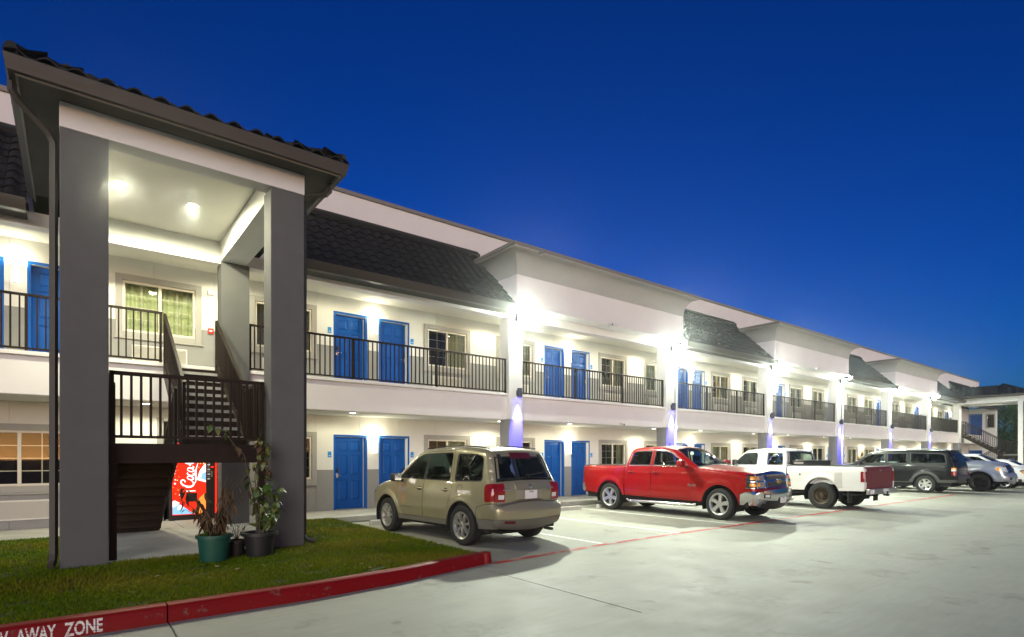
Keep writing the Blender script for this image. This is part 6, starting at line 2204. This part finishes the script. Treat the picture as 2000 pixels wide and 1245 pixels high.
# ---------------------------------------------------------------- black long wagon
black = paint('paint_black', (.0015, .002, .003), 0, .35, .15)
grey_c = mat('cladding_grey', (.06, .06, .058), .6)
P = dict(
    profile=[(-2.70, .48), (-2.76, .52), (-2.79, .66), (-2.77, .76), (-2.70, .80), (-2.70, 1.15), (-2.66, 1.30), (-2.52, 1.72), (-2.44, 1.84), (-2.30, 1.885), (-1.0, 1.92), (0, 1.90), (.55, 1.84), (.78, 1.76), (1.12, 1.48), (1.36, 1.29), (1.45, 1.25), (2.0, 1.21), (2.55, 1.13), (2.68, 1.05), (2.73, .80), (2.77, .70), (2.75, .50), (2.68, .42)],
    plan=[(-2.8, .93), (-2.4, .985), (0, 1.0), (2.0, .98), (2.78, .90)],
    sect=[(.35, -.06), (.55, -.015), (.75, 0), (1.0, .0), (1.2, -.02), (1.5, -.09), (1.9, -.20)],
    lines=[], flare=.028, flare_w=.13, belt=1.24,
    round=[(-2.8, .08), (-2.3, .10), (.5, .11), (1.3, .07), (2.2, .09), (2.8, .15)],
    crown=[((-2.75, .6), .05), ((-2.7, 1.0), .03), ((-2.55, 1.6), .05), ((-1, 1.92), .03), ((.7, 1.79), .06), ((1.3, 1.32), .10), ((1.6, 1.23), .06), ((2.6, 1.1), .07), ((2.75, .6), .08)],
    sill=[(-2.8, .48), (0, .44), (2.8, .42)], axles=[(-1.62, .395), (1.66, .395)], wheel_r=.385, arch_r=.47, paint=black, under=.3,
    windows=[[(1.18, 1.30), (.82, 1.62), (.60, 1.74), (.02, 1.775), (-.02, 1.30)], [(-.12, 1.30), (-.10, 1.78), (-.88, 1.79), (-.92, 1.30)], [(-1.04, 1.30), (-1.0, 1.79), (-2.16, 1.755), (-2.32, 1.68), (-2.40, 1.32)]],
    win_r=.05, glass=[[[(1.12, 1.32), (.80, 1.60), (.59, 1.72), (.04, 1.755), (.005, 1.32)]], [[(-.14, 1.32), (-.12, 1.76), (-.86, 1.77), (-.90, 1.32)]], [[(-1.06, 1.32), (-1.03, 1.77), (-2.15, 1.735), (-2.29, 1.665), (-2.37, 1.34)]]],
    glassmat=[[M['glass_clear']], [M['glass_dark']], [M['glass_dark']]],
    zones=[dict(name='front_door', poly=round_poly([(1.26, .50), (1.24, 1.28), (.85, 1.65), (.61, 1.785), (-.06, 1.815), (-.07, .50)], .03, 2)),
           dict(name='rear_door', poly=round_poly([(-.075, .50), (-.065, 1.818), (-.94, 1.83), (-.98, 1.25), (-1.06, .95), (-1.0, .50)], .03, 2)),
           dict(name='sill_cladding', poly=[(-2.9, .40), (-2.9, .60), (2.9, .60), (2.9, .40)], mat=grey_c, gap=False, off=.006)],
    strip=[dict(name='rear_bumper', a=(-2.70, .48), b=(-2.71, .795), mat=grey_c), dict(name='tailgate', a=(-2.70, .80), b=(-2.665, 1.285)), dict(a=(-2.49, 1.77), b=(.76, 1.77)), dict(a=(1.38, 1.28), b=(1.45, 1.25), mat=M['blackplastic']), dict(name='hood', a=(1.455, 1.248), b=(2.65, 1.07)), dict(name='grille', a=(2.655, 1.06), b=(2.73, .80), mat=M['blackplastic']), dict(name='front_bumper', a=(2.735, .79), b=(2.68, .42))],
    screens=[dict(name='rear_window', a=(-2.65, 1.325), b=(-2.51, 1.74), margin=.07, mat=M['glass_dark']), dict(name='windscreen', a=(.79, 1.75), b=(1.35, 1.31), margin=.045)],
    cabin=(-2.4, 1.3), seats=[.45, -.5, -1.4])
sb = Car('parked_wagon', 'long black wagon with grey wheel arches and roof rails parked nose-in', 'car', (30.85, 9.92, 0), 89, P).body()
sb.wheels(dict(n=6, rim=.235, sw=(.08, .11), dish=.03, mat=ALU, hub=.085), width=.26)
for sg in (1, -1):
    for ax, az in sb.axles:
        ring = [(ax + (sb.ar + q) * math.cos(a), az + (sb.ar + q) * math.sin(a)) for q, rng in ((.002, range(0, 21)), (.11, range(20, -1, -1))) for a in [-.12 + (math.pi + .24) * k / 20 for k in rng]]
        ring = [p for p in ring if p[1] > .44]
        m = MB(); sb.side_patch(m, ring, sg, .010, .012, .05); m.build('arch_cladding', grey_c, sb.t, smooth=50, recalc=False)
    sb.handle(.12, 1.12, sg, M['blackplastic']); sb.handle(-.82, 1.12, sg, M['blackplastic']); sb.mirror(1.02, 1.24, sg, M['blackplastic'], (.15, .22, .19))
    for za, zb, mm in ((1.06, 1.13, M['amber']), (.985, 1.055, M['lampwhite']), (.80, .98, M['tailred'])):
        m = MB(); sb.side_patch(m, [(-2.69, za), (-2.69, zb), (-2.565, zb), (-2.565, za)], sg, .012, .02, .04); m.build('tail_lamp', mm, sb.t, smooth=50, recalc=False)
        a, b = (.80, .915) if sg > 0 else (-.915, -.80)
        m = MB(); sb.strip(m, sb.near((-2.7, za)), sb.near((-2.7, zb)), a, b, .012, nt=1, ny=3, skirt=.02); m.build('tail_lamp', mm, sb.t, smooth=50, recalc=False)
    MB().tube([(.3, sg * .66, 1.885), (.2, sg * .66, 1.955), (-1.9, sg * .66, 1.965), (-2.05, sg * .66, 1.91)], .02, 8).build('roof_rail', M['steel'], sb.t, smooth=60)
for x in (-.25, -1.45): MB().obox((x, -.66, 1.965), (x, .66, 1.965), .07, .025).build('roof_bar', M['steel'], sb.t)
MB().bbox(-2.50, -2.30, -.68, .68, 1.865, 1.90, .012).build('spoiler', black, sb.t)
MB().bbox(-2.95, -2.79, -.5, -.1, .52, .66, .02).build('tow_step', M['blackplastic'], sb.t)

# ---------------------------------------------------------------- silver pickup, nose-out
silver = paint('paint_silver', (.42, .45, .50), .6, .32)
P = dict(
    profile=[(-2.95, .55), (-3.0, .75), (-2.97, 1.30), (-2.90, 1.37), (-1.2, 1.385), (-1.05, 1.385), (-1.04, 1.41), (-.95, 1.80), (-.85, 1.90), (-.2, 1.95), (.35, 1.92), (.58, 1.84), (1.05, 1.50), (1.28, 1.385), (1.36, 1.36), (2.0, 1.33), (2.45, 1.25), (2.62, 1.15), (2.70, .95), (2.72, .82), (2.79, .80), (2.83, .72), (2.82, .52), (2.74, .44)],
    plan=[(-3, .96), (0, 1.0), (1.9, 1.0), (2.5, .94), (2.83, .86)],
    sect=[(.4, -.06), (.6, -.01), (.8, 0), (1.05, 0), (1.2, -.02), (1.35, -.05), (1.6, -.12), (1.95, -.22)],
    lines=[(1.18, .05, .012, 1.0, 2.7)], flare=.035, flare_w=.14, belt=1.37,
    round=[(-3, .06), (-1.2, .05), (-.9, .1), (.5, .11), (1.3, .08), (2.2, .16), (2.83, .22)],
    crown=[((-2.95, .8), .02), ((-2, 1.38), 0), ((-1, 1.6), .03), ((0, 1.95), .03), ((.8, 1.65), .10), ((1.4, 1.35), .08), ((2.4, 1.26), .10), ((2.7, .95), .12), ((2.82, .6), .12)],
    sill=[(-3, .58), (0, .52), (2.8, .48)], axles=[(-1.75, .43), (1.80, .43)], wheel_r=.42, arch_r=.51, paint=silver, under=.36,
    windows=[[(1.0, 1.41), (.80, 1.55), (.45, 1.78), (-.15, 1.80), (-.15, 1.41)], [(-.26, 1.41), (-.26, 1.80), (-.75, 1.78), (-.90, 1.42)]],
    glass=[[[(.94, 1.43), (.78, 1.55), (.44, 1.76), (-.13, 1.78), (-.13, 1.43)]], [[(-.28, 1.43), (-.28, 1.78), (-.74, 1.76), (-.87, 1.44)]]], glassmat=M['glass_suv'],
    zones=[dict(name='front_door', poly=round_poly([(1.12, .56), (1.12, 1.38), (.82, 1.6), (.48, 1.82), (-.2, 1.84), (-.2, .56)], .03, 2)),
           dict(name='rear_door', poly=round_poly([(-.205, .56), (-.205, 1.84), (-.78, 1.82), (-.96, 1.40), (-.98, .56)], .03, 2)),
           dict(name='front_bumper', poly=[(2.9, .40), (2.9, .80), (2.42, .80), (2.34, .40)], mat=silver)],
    strip=[dict(name='tailgate', a=(-2.95, .55), b=(-2.90, 1.368)), dict(a=(-1.045, 1.40), b=(-1.02, 1.47)), dict(a=(-.91, 1.85), b=(.56, 1.85)), dict(a=(1.30, 1.38), b=(1.36, 1.36), mat=M['blackplastic']), dict(name='hood', a=(1.365, 1.359), b=(2.60, 1.17)), dict(name='grille_panel', a=(2.605, 1.165), b=(2.72, .82), mat=M['lampdark']), dict(name='front_bumper', a=(2.73, .818), b=(2.74, .44))],
    screens=[dict(name='rear_window', a=(-1.01, 1.49), b=(-.92, 1.83), margin=.12, mat=M['glass_dark']), dict(name='windscreen', a=(.575, 1.842), b=(1.26, 1.395), margin=.045, mat=M['glass_suv'])],
    cabin=(-.9, 1.2), seats=[.4, -.45])
ram = Car('parked_pickup', 'silver pickup with black wheels parked nose-out beyond the black wagon', 'pickup truck', (33.95, 8.90, 0), -90, P).body()
ram.wheels(dict(n=6, rim=.25, sw=(.08, .10), dish=.03, mat=BLKRIM), width=.28)
bed(ram, -2.90, -1.07, 1.385, .9, silver, silver)
for sg in (1, -1):
    ram.handle(-.08, 1.2, sg, silver); ram.mirror(.92, 1.36, sg, M['blackplastic'], (.14, .22, .2))
    m = MB(); ram.side_patch(m, round_poly([(2.9, .93), (2.9, 1.14), (2.45, 1.17), (2.33, 1.10), (2.42, .95)], .06), sg, .008, .02, .04); ho = m.build('headlamp', M['lampwhite'], ram.t, smooth=50, recalc=False)
    m = MB(); ram.side_patch(m, round_poly([(2.50, .96), (2.50, 1.12), (2.40, 1.12), (2.40, .98)], .03), sg, .012, .008, .04); m.build('indicator', M['amber'], ho, smooth=50, recalc=False)
    a, b = (.62, .82) if sg > 0 else (-.82, -.62)
    m = MB(); ram.strip(m, ram.near((2.71, .93)), ram.near((2.63, 1.13)), a, b, .012, nt=2, ny=4, skirt=.02); m.build('lamp_lens', M['lampwhite'], ho, smooth=50, recalc=False)
    a, b = (.5, .64) if sg > 0 else (-.64, -.5)
    m = MB(); ram.strip(m, ram.near((2.83, .56)), ram.near((2.83, .68)), a, b, .008, nt=2, ny=4, skirt=.01); m.build('fog_lamp', M['blackplastic'], ram.t, smooth=50, recalc=False)
for y in (-.58, 0, .58):
    m = MB(); ram.strip(m, ram.near((2.72, .84)), ram.near((2.62, 1.15)), y - .035, y + .035, .02, nt=4, ny=2, skirt=.02); m.build('grille_bar', M['chrome'], ram.t, smooth=50, recalc=False)
m = MB(); ram.strip(m, ram.near((2.70, .98)), ram.near((2.69, 1.02)), -.58, .58, .02, nt=2, ny=8, skirt=.02); m.build('grille_bar', M['chrome'], ram.t, smooth=50, recalc=False)
ram.plate(True, .56, '', 'TEXAS', x=2.96)

# ---------------------------------------------------------------- two white cars beyond
white2 = paint('paint_white', (.74, .74, .72), 0, .3)
P = dict(
    profile=[(-2.20, .42), (-2.26, .62), (-2.20, .80), (-2.14, 1.05), (-2.05, 1.20), (-1.78, 1.55), (-1.62, 1.66), (-.8, 1.73), (0, 1.735), (.30, 1.69), (.75, 1.42), (1.14, 1.16), (1.24, 1.12), (1.8, 1.06), (2.15, .94), (2.28, .78), (2.32, .55), (2.24, .38)],
    plan=[(-2.26, .78), (-1.6, .89), (0, .91), (1.5, .89), (2.32, .72)],
    sect=[(.3, -.06), (.5, -.015), (.75, 0), (1.0, -.01), (1.12, -.03), (1.4, -.12), (1.75, -.22)],
    lines=[(.9, .05, .01, -2, 2)], flare=.02, flare_w=.10, belt=1.10,
    round=[(-2.3, .16), (-1.6, .1), (.3, .1), (1.1, .07), (1.8, .14), (2.3, .22)],
    crown=[((-2.25, .6), .10), ((-2.0, 1.25), .06), ((-.8, 1.73), .03), ((.35, 1.67), .06), ((1.0, 1.25), .1), ((1.4, 1.1), .07), ((2.2, .9), .12), ((2.3, .55), .12)],
    sill=[(-2.3, .4), (0, .34), (2.3, .36)], axles=[(-1.35, .36), (1.35, .36)], wheel_r=.35, arch_r=.42, paint=white2, under=.25,
    windows=[[(.98, 1.16), (.72, 1.36), (.30, 1.60), (.0, 1.64), (-1.0, 1.645), (-1.55, 1.57), (-1.72, 1.30), (-1.5, 1.18)]],
    glass=[[[(.93, 1.175), (.78, 1.29), (.62, 1.39), (.60, 1.175)], [(.54, 1.175), (.54, 1.43), (.29, 1.58), (.0, 1.62), (-.12, 1.62), (-.12, 1.175)], [(-.2, 1.18), (-.2, 1.62), (-.92, 1.625), (-1.0, 1.18)], [(-1.08, 1.18), (-1.0, 1.62), (-1.52, 1.55), (-1.68, 1.30), (-1.5, 1.2)]]],
    glassmat=M['glass_dark'],
    zones=[dict(name='front_door', poly=round_poly([(1.02, .42), (1.0, 1.14), (.73, 1.39), (.30, 1.64), (-.15, 1.68), (-.16, .42)], .03, 2)), dict(name='rear_door', poly=round_poly([(-.165, .42), (-.155, 1.68), (-1.0, 1.685), (-1.05, 1.1), (-.98, .42)], .03, 2))],
    strip=[dict(name='rear_bumper', a=(-2.20, .42), b=(-2.20, .80)), dict(name='tailgate', a=(-2.198, .805), b=(-2.06, 1.19)), dict(a=(-1.72, 1.60), b=(.28, 1.70)), dict(a=(1.16, 1.15), b=(1.24, 1.12), mat=M['blackplastic']), dict(name='hood', a=(1.245, 1.12), b=(2.18, .92)), dict(name='front_bumper', a=(2.185, .91), b=(2.24, .38))],
    screens=[dict(name='rear_window', a=(-2.03, 1.23), b=(-1.76, 1.565), margin=.06, mat=M['glass_dark']), dict(name='windscreen', a=(.31, 1.685), b=(1.12, 1.175), margin=.04, mat=M['glass_suv'])],
    cabin=(-1.7, 1.05), seats=[.15, -.8])
wc = Car('parked_car', 'white hatchback parked nose-out behind the silver pickup', 'car', (37.7, 8.30, 0), -90, P).body()
wc.wheels(dict(n=5, rim=.23, sw=(.06, .08), dish=.03, mat=ALU), width=.225)
for sg in (1, -1):
    wc.mirror(.88, 1.10, sg, white2, (.13, .2, .15)); wc.handle(0, .98, sg, white2)
    m = MB(); wc.side_patch(m, round_poly([(2.4, .72), (2.4, .92), (2.0, .97), (1.9, .92), (2.05, .76)], .04), sg, .008, .02, .04); ho = m.build('headlamp', M['headlamp'], wc.t, smooth=50, recalc=False)
    m = MB(); wc.side_patch(m, round_poly([(2.13, .76), (2.13, .90), (2.02, .91), (2.04, .78)], .02), sg, .012, .008, .04); m.build('indicator', M['amber'], ho, smooth=50, recalc=False)
P2_ = dict(P)
P2_.update(profile=[(-2.30, .42), (-2.36, .60), (-2.33, .90), (-2.26, 1.02), (-2.10, 1.06), (-1.70, 1.09), (-1.55, 1.13), (-1.05, 1.38), (-.75, 1.44), (-.2, 1.46), (.25, 1.43), (.75, 1.18), (1.10, 1.0), (1.22, .97), (1.8, .92), (2.2, .80), (2.30, .62), (2.28, .45), (2.2, .34)],
    plan=[(-2.36, .80), (-1.6, .90), (0, .91), (1.5, .89), (2.32, .72)], sect=[(.3, -.06), (.5, -.015), (.75, 0), (.9, -.01), (1.0, -.03), (1.2, -.11), (1.46, -.22)], lines=[], belt=.98,
    round=[(-2.4, .10), (-1.6, .09), (.3, .1), (1.1, .07), (1.8, .14), (2.3, .2)],
    crown=[((-2.35, .6), .10), ((-2.2, 1.04), .05), ((-1.3, 1.25), .06), ((-.3, 1.46), .03), ((.5, 1.3), .08), ((1.2, .97), .07), ((2.2, .8), .12), ((2.28, .5), .12)],
    windows=[[(.92, 1.02), (.62, 1.20), (.26, 1.35), (-.2, 1.375), (-.75, 1.35), (-1.05, 1.27), (-1.32, 1.06)]],
    glass=[[[(.86, 1.035), (.60, 1.19), (.26, 1.33), (-.16, 1.355), (-.16, 1.035)], [(-.24, 1.035), (-.24, 1.355), (-.75, 1.33), (-1.03, 1.25), (-1.27, 1.07)]]],
    zones=[dict(name='front_door', poly=round_poly([(.98, .42), (.95, 1.0), (.64, 1.22), (.26, 1.385), (-.19, 1.41), (-.2, .42)], .03, 2)), dict(name='rear_door', poly=round_poly([(-.205, .42), (-.195, 1.41), (-.77, 1.385), (-1.1, 1.1), (-1.0, .42)], .03, 2))],
    strip=[dict(name='rear_bumper', a=(-2.30, .42), b=(-2.34, .80)), dict(name='boot_lid', a=(-2.338, .805), b=(-1.55, 1.13)), dict(a=(-1.04, 1.385), b=(.24, 1.435)), dict(a=(1.12, .995), b=(1.22, .97), mat=M['blackplastic']), dict(name='hood', a=(1.225, .969), b=(2.22, .77)), dict(name='front_bumper', a=(2.225, .765), b=(2.2, .34))],
    screens=[dict(name='rear_window', a=(-1.50, 1.155), b=(-1.07, 1.37), margin=.06, mat=M['glass_dark']), dict(name='windscreen', a=(.27, 1.42), b=(1.08, 1.012), margin=.04, mat=M['glass_suv'])],
    cabin=(-1.2, .98), seats=[.1, -.7])
ws = Car('parked_car', 'white saloon parked nose-in farthest along the row', 'car', (41.4, 8.55, 0), 90, P2_).body()
ws.wheels(dict(n=5, rim=.22, sw=(.06, .08), dish=.03, mat=ALU), width=.215)
for sg in (1, -1):
    ws.mirror(.80, .96, sg, white2, (.13, .2, .14))
    m = MB(); ws.side_patch(m, round_poly([(-2.4, .72), (-2.4, .96), (-2.05, .94), (-2.1, .74)], .03), sg, .010, .02, .04); tl = m.build('tail_lamp', M['tailred'], ws.t, smooth=50, recalc=False)
    a, b = (.5, .76) if sg > 0 else (-.76, -.5)
    m = MB(); ws.strip(m, ws.near((-2.35, .74)), ws.near((-2.34, .92)), a, b, .012, nt=2, ny=4, skirt=.02); m.build('lamp_lens', M['tailred'], tl, smooth=50, recalc=False)
# ================================================================== ADDED VOLUME FOR LAMP HALOS
hm = bpy.data.materials.new('lamp_halo_scatter')  # scattering volume added only to put a lens-like bloom round the lamps
hm.use_nodes = True
t = hm.node_tree
t.nodes.clear()
o = t.nodes.new('ShaderNodeOutputMaterial')
pv = t.nodes.new('ShaderNodeVolumePrincipled')
pv.inputs['Color'].default_value = (.92, .96, 1.0, 1)
pv.inputs['Density'].default_value = .0010
pv.inputs['Anisotropy'].default_value = .945
t.links.new(pv.outputs[0], o.inputs['Volume'])
tag(MB().box(-70, 170, -70, 60, -1.1, 10.6).build('lamp_halo_volume', hm), kind='stuff')
